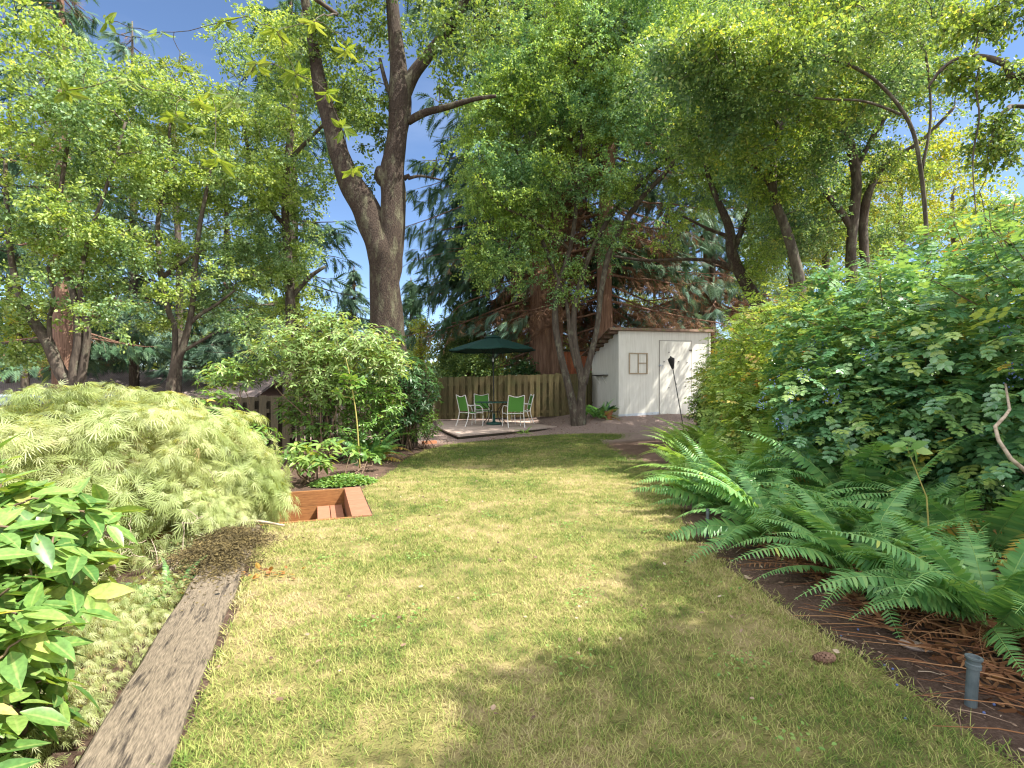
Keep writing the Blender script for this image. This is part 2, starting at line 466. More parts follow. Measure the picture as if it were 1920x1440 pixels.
class MB:
    """collects vertices and faces as arrays and links them as ONE mesh object"""

    def __init__(s):
        s.v, s.f, s.r, s.m, s.n = [], [], [], [], 0

    def add(s, V, faces, rnd=0.5, mid=None):
        V = np.asarray(V, float).reshape(-1, 3)
        s.v.append(V)
        s.m.append(np.zeros(len(V)) if mid is None else mid)
        s.r.append(np.broadcast_to(np.asarray(rnd, float), (len(V),)))
        for f in faces:
            f = np.asarray(f, int)
            s.f.append(f + s.n)
        s.n += len(V)
        return s

    def box(s, c, size, rz=0.0, rnd=None, rx=0.0, ry=0.0):
        h = np.asarray(size, float) / 2
        b = np.array([[x, y, z] for z in (-1, 1) for y in (-1, 1) for x in (-1, 1)], float) * h
        if ry:
            a = math.cos(ry), math.sin(ry)
            b = b @ np.array([[a[0], 0, -a[1]], [0, 1, 0], [a[1], 0, a[0]]])
        if rx:
            a = math.cos(rx), math.sin(rx)
            b = b @ np.array([[1, 0, 0], [0, a[0], a[1]], [0, -a[1], a[0]]])
        if rz:
            a = math.cos(rz), math.sin(rz)
            b = b @ np.array([[a[0], a[1], 0], [-a[1], a[0], 0], [0, 0, 1]])
        f = [[0, 2, 3, 1], [4, 5, 7, 6], [0, 1, 5, 4], [2, 6, 7, 3], [0, 4, 6, 2], [1, 3, 7, 5]]
        return s.add(b + np.asarray(c, float), [f], rng.random() if rnd is None else rnd)

    def tube(s, pts, rad, sides=6, rnd=0.5, wob=0.0, cap=True):
        p = np.asarray(pts, float)
        n = len(p)
        r = np.broadcast_to(np.asarray(rad, float), (n,)).copy()
        t = np.zeros_like(p)
        t[1:-1] = p[2:] - p[:-2]
        t[0] = p[1] - p[0]
        t[-1] = p[-1] - p[-2]
        t = unit(t)
        m = unit(t.mean(0) + 1e-6)
        ref = np.array([0, 0, 1.0]) if abs(m[2]) < .8 else np.array([1.0, 0, 0])
        a = unit(np.cross(t, ref))
        b = np.cross(t, a)
        an = np.linspace(0, 2 * math.pi, sides, endpoint=False)
        rr = r[:, None] * np.ones(sides)
        if wob:
            ph = rng.random(4) * 6.28
            k = np.arange(n)[:, None]
            rr = rr * (1 + wob * (np.sin(2 * an + ph[0] + k * .35) + .6 * np.sin(3 * an + ph[1] - k * .5) + .5 * np.sin(5 * an + ph[2] + k * .9)) / 2)
        V = p[:, None, :] + rr[..., None] * (np.cos(an)[None, :, None] * a[:, None, :] + np.sin(an)[None, :, None] * b[:, None, :])
        i = np.arange(n - 1)[:, None] * sides
        j = np.arange(sides)[None, :]
        j2 = (j + 1) % sides
        f = np.stack([i + j, i + j2, i + sides + j2, i + sides + j], -1).reshape(-1, 4)
        fs = [f]
        if cap:
            fs.append(np.arange(sides)[None, ::-1])
            fs.append((np.arange(sides) + (n - 1) * sides)[None, :])
        return s.add(V.reshape(-1, 3), fs, rnd)

    def lathe(s, prof, c=(0, 0, 0), sides=24, rnd=.5, cap=True, tilt=0.0, tilt_ax=0):
        pr = np.asarray(prof, float)
        an = np.linspace(0, 2 * math.pi, sides, endpoint=False)
        V = np.stack([pr[:, None, 0] * np.cos(an), pr[:, None, 0] * np.sin(an), np.repeat(pr[:, 1:2], sides, 1)], -1).reshape(-1, 3)
        if tilt:
            a, b = math.cos(tilt), math.sin(tilt)
            V = V @ np.array([[1, 0, 0], [0, a, b], [0, -b, a]])
            a, b = math.cos(tilt_ax), math.sin(tilt_ax)
            V = V @ np.array([[a, b, 0], [-b, a, 0], [0, 0, 1]])
        n = len(pr)
        i = np.arange(n - 1)[:, None] * sides
        j = np.arange(sides)[None, :]
        j2 = (j + 1) % sides
        fs = [np.stack([i + j, i + j2, i + sides + j2, i + sides + j], -1).reshape(-1, 4)]
        if cap:
            fs.append(np.arange(sides)[None, ::-1])
            fs.append((np.arange(sides) + (n - 1) * sides)[None, :])
        return s.add(V + np.asarray(c, float), fs, rnd)

    def prism(s, poly, z0, z1, rnd=.5):
        p = np.asarray(poly, float)
        n = len(p)
        V = np.concatenate([np.c_[p, np.full(n, z0)], np.c_[p, np.full(n, z1)]])
        j = np.arange(n)
        j2 = (j + 1) % n
        return s.add(V, [np.arange(n)[None, ::-1], (np.arange(n) + n)[None, :], np.stack([j, j2, j2 + n, j + n], -1)], rnd)

    def stamp(s, tmpl, Pos, D, Nn, S, rnd=None):
        """copies of a small template (along, side, up) at Pos with direction D, normal Nn and scale S"""
        tv, tf = tmpl[0], tmpl[1]
        m = len(Pos)
        D = unit(D)
        Nn = np.asarray(Nn, float)
        Nn = unit(Nn - (Nn * D).sum(-1, keepdims=True) * D + 1e-7)
        B = np.cross(Nn, D)
        S = np.broadcast_to(np.asarray(S, float), (m,))[:, None, None]
        V = Pos[:, None, :] + S * (tv[None, :, 0:1] * D[:, None, :] + tv[None, :, 1:2] * B[:, None, :] + tv[None, :, 2:3] * Nn[:, None, :])
        k = len(tv)
        off = (np.arange(m) * k)[:, None, None]
        fs = []
        for f in tf:
            f = np.asarray(f, int)
            fs.append((f[None] + off).reshape(-1, f.shape[1]))
        r = rng.random(m) if rnd is None else np.broadcast_to(rnd, (m,))
        return s.add(V.reshape(-1, 3), fs, np.repeat(r, k), mid=np.tile(tmpl[2], m) if len(tmpl) > 2 else None)

    def build(s, name, mat, parent=None, smooth=False, world=True, loc=None):
        me = bpy.data.meshes.new(name)
        V = np.concatenate(s.v)
        R = np.concatenate(s.r)
        if parent is not None and world:
            V = V - np.array(parent.location)
        if loc is not None:
            V = V - np.array(loc)
        loops = np.concatenate([f.reshape(-1) for f in s.f])
        tot = np.concatenate([np.full(len(f), f.shape[1]) for f in s.f])
        st = np.concatenate([[0], np.cumsum(tot)[:-1]])
        me.vertices.add(len(V))
        me.vertices.foreach_set('co', V.astype(np.float32).ravel())
        me.loops.add(len(loops))
        me.loops.foreach_set('vertex_index', loops.astype(np.int32))
        me.polygons.add(len(tot))
        me.polygons.foreach_set('loop_start', st.astype(np.int32))
        me.polygons.foreach_set('loop_total', tot.astype(np.int32))
        me.polygons.foreach_set('use_smooth', np.full(len(tot), bool(smooth)))
        me.update(calc_edges=True)
        at = me.attributes.new('rnd', 'FLOAT', 'POINT')
        at.data.foreach_set('value', R.astype(np.float32))
        M_ = np.concatenate(s.m)
        if M_.any():
            at = me.attributes.new('mid', 'FLOAT', 'POINT')
            at.data.foreach_set('value', M_.astype(np.float32))
        me.materials.append(MATS[mat])
        o = bpy.data.objects.new(name, me)
        COL.objects.link(o)
        if parent is not None:
            o.parent = parent
        if loc is not None:
            o.location = loc
        return o


def tag(o, label=None, cat=None, group=None, kind=None):
    if label: o['label'] = label
    if cat: o['category'] = cat
    if group: o['group'] = group
    if kind: o['kind'] = kind
    return o


def thing(name, loc, label, cat, group=None, rz=0.0):
    o = bpy.data.objects.new(name, None)
    o.empty_display_size = .1
    COL.objects.link(o)
    o.location = tuple(float(q) for q in loc)
    o.rotation_euler = (0, 0, rz)
    return tag(o, label, cat, group)


def copy_tree(o, parent=None):
    c = o.copy()
    COL.objects.link(c)
    if parent is not None:
        c.parent = parent
    for ch in list(o.children):
        copy_tree(ch, c)
    return c


def rand_dirs(n, zscale=1.0):
    d = rng.normal(size=(n, 3))
    d[:, 2] *= zscale
    return unit(d)


# leaf templates: vertices (along, side, up) and faces
LEAF = (np.array([[0, 0, 0], [.32, .30, .05], [.72, .24, .03], [1, 0, -.06], [.72, -.24, .03], [.32, -.30, .05]]), [[[0, 1, 2, 3], [0, 3, 4, 5]]])
LEAF_NARROW = (np.array([[0, 0, 0], [.3, .16, .03], [.7, .15, .0], [1, 0, -.12], [.7, -.15, .0], [.3, -.16, .03]]), [[[0, 1, 2, 3], [0, 3, 4, 5]]])


def long_leaf(w=.15, droop=.18, fold=.05, n=6, pet=.08):
    xs = np.linspace(0, 1, n)
    V, Fq = [], []
    for i, x in enumerate(xs):
        ww = w * math.sin(math.pi * min(1, max(0, (x * .94 + .03))) ** .85) if 0 < i < n - 1 else .012
        xx = pet + (1 - pet) * x
        z = -droop * x * x
        V += [[xx, ww, z + fold * ww / w], [xx, 0, z], [xx, -ww, z + fold * ww / w]]
    for i in range(n - 1):
        a = i * 3
        Fq += [[a, a + 3, a + 4, a + 1], [a + 1, a + 4, a + 5, a + 2]]
    return (np.array(V), [Fq], np.array([0, 1.0, 0] * n))


LEAF_LONG = long_leaf()
LEAF_LONG_FLAT = long_leaf(w=.19, droop=.1, n=5)
LEAF_OVAL = long_leaf(w=.3, droop=.12, fold=.04, n=5, pet=.05)


def combine(list_):
    V, Fs, n = [], {}, 0
    for v, fs in list_:
        V.append(v)
        for f in fs:
            f = np.asarray(f)
            Fs.setdefault(f.shape[1], []).append(f + n)
        n += len(v)
    return (np.concatenate(V), [np.concatenate(x) for x in Fs.values()])


def place(tmpl, pos, d, nn, s):
    tv, tf = tmpl
    d = unit(np.array(d, float)); nn = np.array(nn, float)
    nn = unit(nn - (nn @ d) * d)
    b = np.cross(nn, d)
    return (np.array(pos) + s * (tv[:, 0:1] * d + tv[:, 1:2] * b + tv[:, 2:3] * nn), tf)


def spiny_leaflet():
    o = [(0, 0), (.12, .16), (.22, .30), (.34, .24), (.48, .36), (.58, .25), (.74, .30), (.80, .15), (1, 0)]
    n = len(o)
    V = [[x, y, .10 * y] for x, y in o] + [[x, -y, .10 * y] for x, y in o[1:-1]]
    V = np.array(V); V[:, 2] -= .1 * V[:, 0] ** 2
    f1 = [list(range(n))]
    f2 = [[0] + list(range(n, n + n - 2)) + [n - 1]]
    # two halves folded along the midrib
    return (V, [np.array(f1), np.array(f2)[:, ::-1]])


SPINY = spiny_leaflet()


def mahonia_leaf(simple=False):
    base = LEAF if simple else SPINY
    parts = []
    for i, x in enumerate((.14, .42, .70)):
        for sgn in (1, -1):
            parts.append(place(base, (x, 0, -.12 * x * x), (.45, sgn, -.1), (0.1, -.2 * sgn, 1), .29))
    parts.append(place(base, (.74, 0, -.07), (1, 0, -.3), (.2, 0, 1), .30))
    parts.append((np.array([[0, .008, 0], [0, -.008, 0], [.75, -.005, -.07], [.75, .005, -.07]]), [[[0, 1, 2, 3]]]))
    return combine(parts)


MAHONIA = mahonia_leaf()
MAHONIA_S = mahonia_leaf(True)


def lace_leaf():
    parts = []
    strip = (np.array([[0, .010, 0], [0, -.010, 0], [.5, -.030, .01], [.5, .030, .01], [1, 0, -.08]]), [[[0, 1, 2, 3]], [[3, 2, 4]]])
    for a in (-68, -44, -21, 0, 21, 44, 68):
        r = math.radians(a)
        parts.append(place(strip, (0, 0, 0), (math.cos(r), math.sin(r), -.25), (0, 0, 1), 1 - abs(a) / 130))
    return combine(parts)


LACE = lace_leaf()


def conifer_spray():
    parts = []
    strip = (np.array([[0, .05, 0], [0, -.05, 0], [.6, -.06, -.02], [.6, .06, -.02], [1, 0, -.08]]), [[[0, 1, 2, 3]], [[3, 2, 4]]])
    for i, x in enumerate((.05, .18, .31, .44, .57, .70)):
        for sgn in (1, -1):
            parts.append(place(strip, (x, 0, -.15 * x * x), (.7, sgn * .75, -.15), (0, 0, 1), .42 * (1 - .55 * x)))
    parts.append(place(strip, (.0, 0, 0), (1, 0, -.15), (0, 0, 1), 1.0))
    return combine(parts)


SPRAY = conifer_spray()


def needle_tuft():
    strip = (np.array([[0, .02, 0], [0, -.02, 0], [1, -.012, -.05], [1, .012, -.05]]), [[[0, 1, 2, 3]]])
    parts = []
    for i in range(9):
        a = (i - 4) * .3
        parts.append(place(strip, (.05 * i, 0, 0), (math.cos(a), math.sin(a), -.5 + .1 * (i % 3)), (0, .3, 1), .55))
    return combine(parts)


TUFT = needle_tuft()


# ------------------------------------------------------------------ skeletons and crowns
class Skel:
    def __init__(s, mb):
        s.mb = mb
        s.P, s.R = [], []

    def limb(s, pts, sides=10, wob=.06, sub=5):
        """pts: (x, y, z, r) knots of a hand-laid limb, smoothed"""
        a = np.array(pts, float)
        n = len(a)
        out = []
        for i in range(n - 1):
            p0, p1, p2, p3 = a[max(i - 1, 0)], a[i], a[i + 1], a[min(i + 2, n - 1)]
            for t in np.linspace(0, 1, sub, endpoint=False):
                out.append(.5 * ((2 * p1) + (-p0 + p2) * t + (2 * p0 - 5 * p1 + 4 * p2 - p3) * t * t + (-p0 + 3 * p1 - 3 * p2 + p3) * t ** 3))
        out.append(a[-1])
        o = np.array(out)
        s.mb.tube(o[:, :3], np.maximum(o[:, 3], .004), sides, wob=wob)
        s.P.append(o[:, :3]); s.R.append(o[:, 3])
        return s

    def reach(s, targets, r0=.05, r1=.006, sides=5, sag=0.0, kr=.014, skip=1.0):
        PP = np.concatenate(s.P); RR = np.concatenate(s.R)
        d0 = np.min(np.linalg.norm(targets[:, None] - PP[None], axis=2), 1)
        order = np.argsort(d0)
        cap = len(PP) + len(targets) * 4
        NP = np.zeros((cap, 3)); NR = np.zeros(cap)
        k = len(PP); NP[:k] = PP; NR[:k] = RR
        t = np.linspace(0, 1, 6)[:, None]
        for q in order:
            c = targets[q]
            dv = c - NP[:k]
            dist = np.linalg.norm(dv, axis=1)
            cost = dist * (1 + .7 * np.clip(-dv[:, 2] / np.maximum(dist, .01), 0, 1)) - .6 * np.minimum(NR[:k], .1)
            i = int(np.argmin(cost))
            a = NP[i]; L = dist[i]
            if L < .05: continue
            rs = min(max(NR[i] * .6, r1), r1 + kr * L, r0)
            ctrl = (a + c) / 2 + rng.normal(size=3) * .13 * L + np.array([0, 0, .14 * L - sag * L])
            pt = (1 - t) ** 2 * a + 2 * t * (1 - t) * ctrl + t * t * c
            pt[1:-1] += rng.normal(size=(4, 3)) * .025 * L
            rd = rs + (r1 - rs) * t[:, 0]
            if skip >= 1 or rng.random() < skip:
                s.mb.tube(pt, rd, sides, cap=False)
            NP[k:k + 4] = pt[2:]; NR[k:k + 4] = rd[2:]
            k += 4
        return s


def blob_points(blobs, n, shell=0.35):
    """n points spread over ellipsoids (cx, cy, cz, rx, ry, rz), by volume; more of them near the surface"""
    b = np.array(blobs, float)
    w = (b[:, 3] * b[:, 4] * b[:, 5]) ** .8
    idx = rng.choice(len(b), n, p=w / w.sum())
    d = rand_dirs(n)
    r = rng.random(n) ** shell
    return b[idx, :3] + d * r[:, None] * b[idx, 3:6]


def spread(pts, keep):
    """drop points that crowd each other"""
    out = [pts[0]]
    for p in pts[1:]:
        a = np.array(out[-500:])
        if np.min(np.sum((a - p) ** 2, 1)) > keep * keep:
            out.append(p)
    return np.array(out)


def leaves_at(mb, C, per, size, crad, tmpl=LEAF, sprays=10, flat=.6, droop=.0, up=1.0, jit=.7, szvar=.3, twigs=None, tw_r=.003):
    """leaves on short sprays around every cluster centre"""
    m = len(C)
    sd = rand_dirs(m * sprays, flat)
    sd[:, 2] -= droop
    sd = unit(sd)
    cc = np.repeat(C, sprays, 0)
    L = crad * (.5 + .8 * rng.random(m * sprays))
    nl = max(1, per // sprays)
    t = (np.arange(nl)[None] + rng.random((m * sprays, nl))) / nl
    bend = np.array([0, 0, -.25 - droop])
    pos = cc[:, None] + sd[:, None] * (L[:, None] * (.12 + .88 * t))[..., None] + bend * (L[:, None] * t ** 2 * .5)[..., None]
    pos = pos.reshape(-1, 3) + rng.normal(size=(m * sprays * nl, 3)) * size * .55
    dd = np.repeat(sd, nl, 0) + rng.normal(size=pos.shape) * jit
    dd[:, 2] -= .25 + droop
    nn = np.array([0, 0, up]) + rng.normal(size=pos.shape) * .8
    mb.stamp(tmpl, pos, dd, nn, size * (1 - szvar + 2 * szvar * rng.random(len(pos))))
    if twigs is not None:
        for i in range(m * sprays):
            a = cc[i]
            e = a + sd[i] * L[i] + bend * L[i] * .5
            mid = a + sd[i] * L[i] * .5 + bend * L[i] * .12
            twigs.tube([a, mid, e], [tw_r * 1.4, tw_r, tw_r * .5], 3, cap=False)


def whorls_at(mb, C, per, size, tmpl, out=None, droop=.25, spread_=.9, szvar=.2, rep=1):
    """rhododendron whorls: leaves standing round a shoot tip"""
    m = len(C)
    ax = unit(out if out is not None else np.array([0, 0, 1.0]) + rng.normal(size=(m, 3)) * .4)
    ref = unit(rng.normal(size=(m, 3)))
    a = unit(np.cross(ax, ref)); b = np.cross(ax, a)
    ang = (np.arange(per)[None] / per * 2 * math.pi * 1.0 + rng.random((m, 1)) * 6.28 + rng.normal(size=(m, per)) * .25)
    el = .15 + .5 * rng.random((m, per)) - droop
    rad = np.cos(ang)[..., None] * a[:, None] + np.sin(ang)[..., None] * b[:, None]
    d = rad * spread_ + ax[:, None] * el[..., None]
    d[..., 2] -= droop * .5
    pos = C[:, None] + rng.normal(size=(m, per, 3)) * size * .08 + ax[:, None] * (rng.random((m, per, 1)) - .6) * size * .4
    nn = ax[:, None] + rng.normal(size=d.shape) * .25 + np.array([0, 0, .3])
    cr_ = np.repeat(rng.random(m), per)
    rr = np.clip(cr_ * .35 + rng.random(m * per) * .65, 0, 1)
    mb.stamp(tmpl, pos.reshape(-1, 3), d.reshape(-1, 3), nn.reshape(-1, 3), size * (1 - szvar + 2 * szvar * rng.random(m * per)), rnd=rr)


def bp(px, py, Y, wpx, hpx, dep):
    """a crown lobe given by its middle and half-size in the photograph's pixels at distance Y, and its half-depth in metres"""
    c = P(px, py, Y)
    return (c[0], c[1], c[2], wpx / F * Y, dep, hpx / F * Y)


def pl(*pts):
    """limb knots from (px, py, Y, radius in photograph pixels)"""
    return [(*P(a, b, Y), r / F * Y) for a, b, Y, r in pts]


def pls(*pts):
    return pl(*[(a, b, y, r * .72) for a, b, y, r in pts])


# ------------------------------------------------------------------ ground
U = np.array([-.345, .9386]); W_ = np.array([-.9386, -.345]); O0 = np.array([-1.345, 2.19])
BU0, BU1 = 3.32, 4.86        # stair well, along the timbers
BV0, BV1 = -.86, 1.9


def ss(t):
    t = np.clip(t, 0, 1)
    return t * t * (3 - 2 * t)


def uv(x, y):
    rx, ry = np.asarray(x) - O0[0], np.asarray(y) - O0[1]
    return U[0] * rx + U[1] * ry, W_[0] * rx + W_[1] * ry


def gz(x, y, hole=True):
    x = np.asarray(x, float); y = np.asarray(y, float)
    u, v = uv(x, y)
    z = .36 * ss((y - 14.9) / 2.4) * ss((x - .2) / 3.0) + .08 * ss((y - 15.5) / 3)
    z = z + .12 * ss((x - 2.0) / 1.5) * (1 - ss((y - 12) / 3))
    z = z - np.where(v > .305, .16 + .34 * ss((v - .9) / 1.2), 0) * (1 - ss((u - 7.5) / 1.5)) - np.clip(.11 * (v - .9), 0, 2.4) + .02 * np.sin(x * 2.1 + y * 1.3) * np.where((v > .4) | (x > 2.3), 1, 0)
    if hole:
        z = np.where((u > BU0) & (u < BU1) & (v > BV0) & (v < BV1), -.95, z)
    return z


def gp(x, y):
    return np.array([x, y, float(gz(x, y))])


def axis_coords(breaks, lo, hi, fine_lo, fine_hi, step):
    a = list(np.arange(fine_lo, fine_hi, step))
    q = fine_lo
    s_ = step
    while q > lo:
        s_ *= 1.35; q -= s_; a.append(q)
    q = fine_hi
    s_ = step
    while q < hi:
        s_ *= 1.35; q += s_; a.append(q)
    for b in breaks:
        a = [t for t in a if abs(t - b) > .02] + [b - .003, b + .003]
    return np.array(sorted(a))


us = axis_coords([BU0, BU1], -60, 420, -3, 17, .25)
vs = axis_coords([BV0, BV1, .305], -300, 300, -9, 7, .25)
gu, gv = np.meshgrid(us, vs, indexing='ij')
gx = O0[0] + U[0] * gu + W_[0] * gv
gy = O0[1] + U[1] * gu + W_[1] * gv
V = np.stack([gx, gy, gz(gx, gy)], -1).reshape(-1, 3)
i = np.arange(len(us) - 1)[:, None] * len(vs); j = np.arange(len(vs) - 1)[None]
gf = np.stack([i + j, i + j + len(vs), i + j + len(vs) + 1, i + j + 1], -1).reshape(-1, 4)[:, ::-1]
tag(MB().add(V, [gf]).build('ground', 'soil'), 'brown soil and bark mulch ground of the garden beds', 'ground', kind='structure')


def buv(u, v):
    return (O0[0] + U[0] * u + W_[0] * v, O0[1] + U[1] * u + W_[1] * v)


LAWN = [(-.6, -1.6), buv(0, -.03), buv(1.0, -.05), buv(2.2, -.07), buv(BU0 - .05, -.09), buv(BU0 - .05, -1.08), buv(BU1 - .08, -1.08),
        (-1.98, 7.6), (-1.92, 8.6), (-1.98, 9.8), (-1.85, 11.2), (-1.5, 12.3), (-.9, 12.9), (0.1, 13.9), (1.2, 14.8), (2.6, 15.1), (4.1, 15.2), (5.0, 14.2),
        (4.0, 11.0), (3.1, 8.8), (2.35, 7.3), (1.95, 6.2), (1.62, 5.0), (1.63, 4.1), (1.70, 3.2), (1.82, 2.4), (1.86, 1.6), (1.9, -1.6)]
tag(MB().add(np.array([[x, y, .004] for x, y in LAWN]), [[list(range(len(LAWN)))]]).build('lawn', 'turf'),
    'sunlit and shaded lawn running back to the patio', 'lawn', kind='structure')


def in_poly(x, y, poly):
    x = np.asarray(x); y = np.asarray(y)
    r = np.zeros(x.shape, bool)
    n = len(poly)
    for a in range(n):
        x1, y1 = poly[a]; x2, y2 = poly[(a + 1) % n]
        c = ((y1 > y) != (y2 > y)) & (x < (x2 - x1) * (y - y1) / (y2 - y1 + 1e-12) + x1)
        r ^= c
    return r


def grass():
    xs, ys = [], []
    for y0, y1, den in ((.9, 3, 13000), (3, 5, 9500), (5, 8, 5200), (8, 11, 3000), (11, 15.4, 1900)):
        n = int((y1 - y0) * 9 * den)
        x = rng.random(n) * 9 - 3.6; y = y0 + rng.random(n) * (y1 - y0)
        k = (np.abs(x) < y * .99 + .25)
        x, y = x[k], y[k]
        edge = in_poly(x + rng.normal(size=len(x)) * .045, y + rng.normal(size=len(x)) * .045, LAWN)
        u, v = uv(x, y)
        ok = edge & ~((u > BU0 - .04) & (u < BU1 + .04) & (v > -1.07) & (v < BV1)) & ~((v > -.005) & (v < .32) & (u < BU0))
        xs.append(x[ok]); ys.append(y[ok])
    x = np.concatenate(xs); y = np.concatenate(ys)
    # thinner, tuftier growth in places
    f = np.sin(x * 5.1 + 1.3 * np.sin(y * 3.7)) + np.sin(y * 6.3 + 1.7 * np.sin(x * 4.1))
    k = rng.random(len(x)) < .62 + .19 * f
    x, y = x[k], y[k]
    n = len(x)
    th = rng.random(n) * 2 * math.pi
    lean = .35 + .9 * rng.random(n)
    d = np.stack([np.cos(th) * lean, np.sin(th) * lean, np.ones(n) * .8], -1)
    nn = np.stack([-np.cos(th), -np.sin(th), lean], -1) + rng.normal(size=(n, 3)) * .35
    blade = (np.array([[0, .5, 0], [0, -.5, 0], [.55, -.4, -.05], [.55, .4, -.05], [1, 0, -.25]]), [[[0, 1, 2, 3]], [[3, 2, 4]]])
    tv = blade[0].copy()
    h = (.022 + .026 * rng.random(n)) * np.where(rng.random(n) < .04, 1.6, 1)
    wd = .0022 + .00042 * y
    # width in the template is relative to height
    mb = MB()
    D = unit(d); Nn = unit(nn - (nn * D).sum(-1, keepdims=True) * D); B = np.cross(Nn, D)
    pos = np.stack([x, y, np.full(n, .003)], -1)
    V = pos[:, None] + h[:, None, None] * (tv[None, :, 0:1] * D[:, None] + tv[None, :, 2:3] * Nn[:, None]) + (wd[:, None, None] * tv[None, :, 1:2]) * B[:, None]
    off = (np.arange(n) * 5)[:, None]
    mb.add(V.reshape(-1, 3), [np.array([0, 1, 2, 3])[None] + off, np.array([3, 2, 4])[None] + off], np.repeat(rng.random(n), 5))
    tag(mb.build('grass', 'grass_blade'), 'short dry yellow green grass of the lawn', 'grass', kind='stuff')


grass()


def fringe():
    mb = MB()
    n = 5200
    t_ = rng.random(n)
    k = rng.integers(0, 2, n)
    u = -1 + 4.3 * t_
    a = np.stack([O0[0] + U[0] * u, O0[1] + U[1] * u], -1) + np.array([.02, 0]) + np.abs(rng.normal(size=(n, 1))) * np.array([[.05, 0.01]])
    ed = np.array([(4.0, 11.0), (3.1, 8.8), (2.35, 7.3), (1.95, 6.2), (1.62, 5.0), (1.63, 4.1), (1.70, 3.2), (1.82, 2.4), (1.86, 1.6)])
    q = t_ * (len(ed) - 1); i0 = np.minimum(q.astype(int), len(ed) - 2); fr = (q - i0)[:, None]
    b = ed[i0] * (1 - fr) + ed[i0 + 1] * fr + rng.normal(size=(n, 2)) * .05
    p = np.where((k == 0)[:, None], a, b)
    g = np.sin(p[:, 1] * 17) + np.sin(p[:, 1] * 7.3 + 1) + rng.normal(size=n) * .6 > 0
    p = p[g]; n = len(p)
    blade = (np.array([[0, .035, 0], [0, -.035, 0], [.5, -.03, -.06], [.5, .03, -.06], [1, 0, -.3]]), [[[0, 1, 2, 3]], [[3, 2, 4]]])
    d = rand_dirs(n, .2); d[:, 2] = .5 + .7 * rng.random(n)
    mb.stamp(blade, np.c_[p, np.zeros(n)], d, -d * np.array([1, 1, 0]) + np.array([0, 0, .4]), .04 + .045 * rng.random(n) ** 2)
    tag(mb.build('edge_grass', 'grass_blade'), 'longer ragged grass along the timber and the bed edges', 'grass', kind='stuff')


fringe()


def litter():
    n = 16000
    x = rng.random(n) * 12 - 4.5; y = 1.2 + rng.random(n) ** 1.2 * 17
    u, v = uv(x, y)
    k = ~in_poly(x, y, LAWN) & (v < .0) & ~((u > BU0 - .1) & (u < BU1 + .1) & (v > -1.12))
    x, y = x[k], y[k]
    # some on the lawn edges too
    n = len(x)
    pos = np.stack([x, y, gz(x, y) + .006 + .01 * rng.random(n)], -1)
    d = rand_dirs(n, .15); nn = np.array([0, 0, 1.0]) + rng.normal(size=(n, 3)) * .5
    mb = MB().stamp(LEAF_NARROW, pos, d, nn, .012 + .035 * rng.random(n) ** 2 + .0015 * y)
    # twigs
    for q in range(420):
        a = rng.random(2)
        yy = 1.9 + a[0] * 6.5
        xx = 1.75 + a[1] * 1.6 + .25 * max(0, yy - 5)
        th = rng.random() * 6.28; L = .05 + .22 * rng.random() ** 2
        z = float(gz(xx, yy)) + .008
        e = np.array([math.cos(th), math.sin(th), 0]) * L
        mb.tube([[xx, yy, z], [xx + e[0] * .5, yy + e[1] * .5, z + .01], [xx + e[0], yy + e[1], z + .004]], [.0028, .0022, .001], 3, rnd=rng.random())
    tag(mb.build('leaf_litter', 'litter'), 'brown fallen leaves, bark chips and twigs on the beds', 'litter', kind='stuff')


litter()


def weeds():
    mb = MB()
    spots = [(.95, 5.9), (1.2, 6.3), (.55, 5.3), (-1.3, 4.2), (-1.5, 4.0), (1.3, 3.6), (.2, 7.6), (-.9, 3.1), (1.0, 2.6), (-.3, 8.6), (.4, 3.9), (-1.1, 5.2)]
    for k in range(46):
        x, y = spots[k % 12] if k < 24 else (rng.random() * 3.2 - 1.7, 1.9 + rng.random() * 7)
        x += rng.normal() * .15; y += rng.normal() * .15
        m = 14 + rng.integers(30)
        px_ = x + rng.normal(size=m) * .07; py_ = y + rng.normal(size=m) * .07
        k_ = in_poly(px_, py_, LAWN)
        m = int(k_.sum())
        if m:
            mb.stamp(LEAF, np.stack([px_[k_], py_[k_], .022 + .02 * rng.random(m)], -1), rand_dirs(m, .2), np.array([0, 0, 1.0]) + rng.normal(size=(m, 3)) * .35, .014 + .012 * rng.random(m))
    tag(mb.build('lawn_weeds', 'cover_leaf'), 'small green clover like weeds dotted through the dry lawn', 'weeds', kind='stuff')


weeds()

# ------------------------------------------------------------------ retaining timbers and stair well
TA = math.atan2(U[1], U[0])          # direction of the timbers


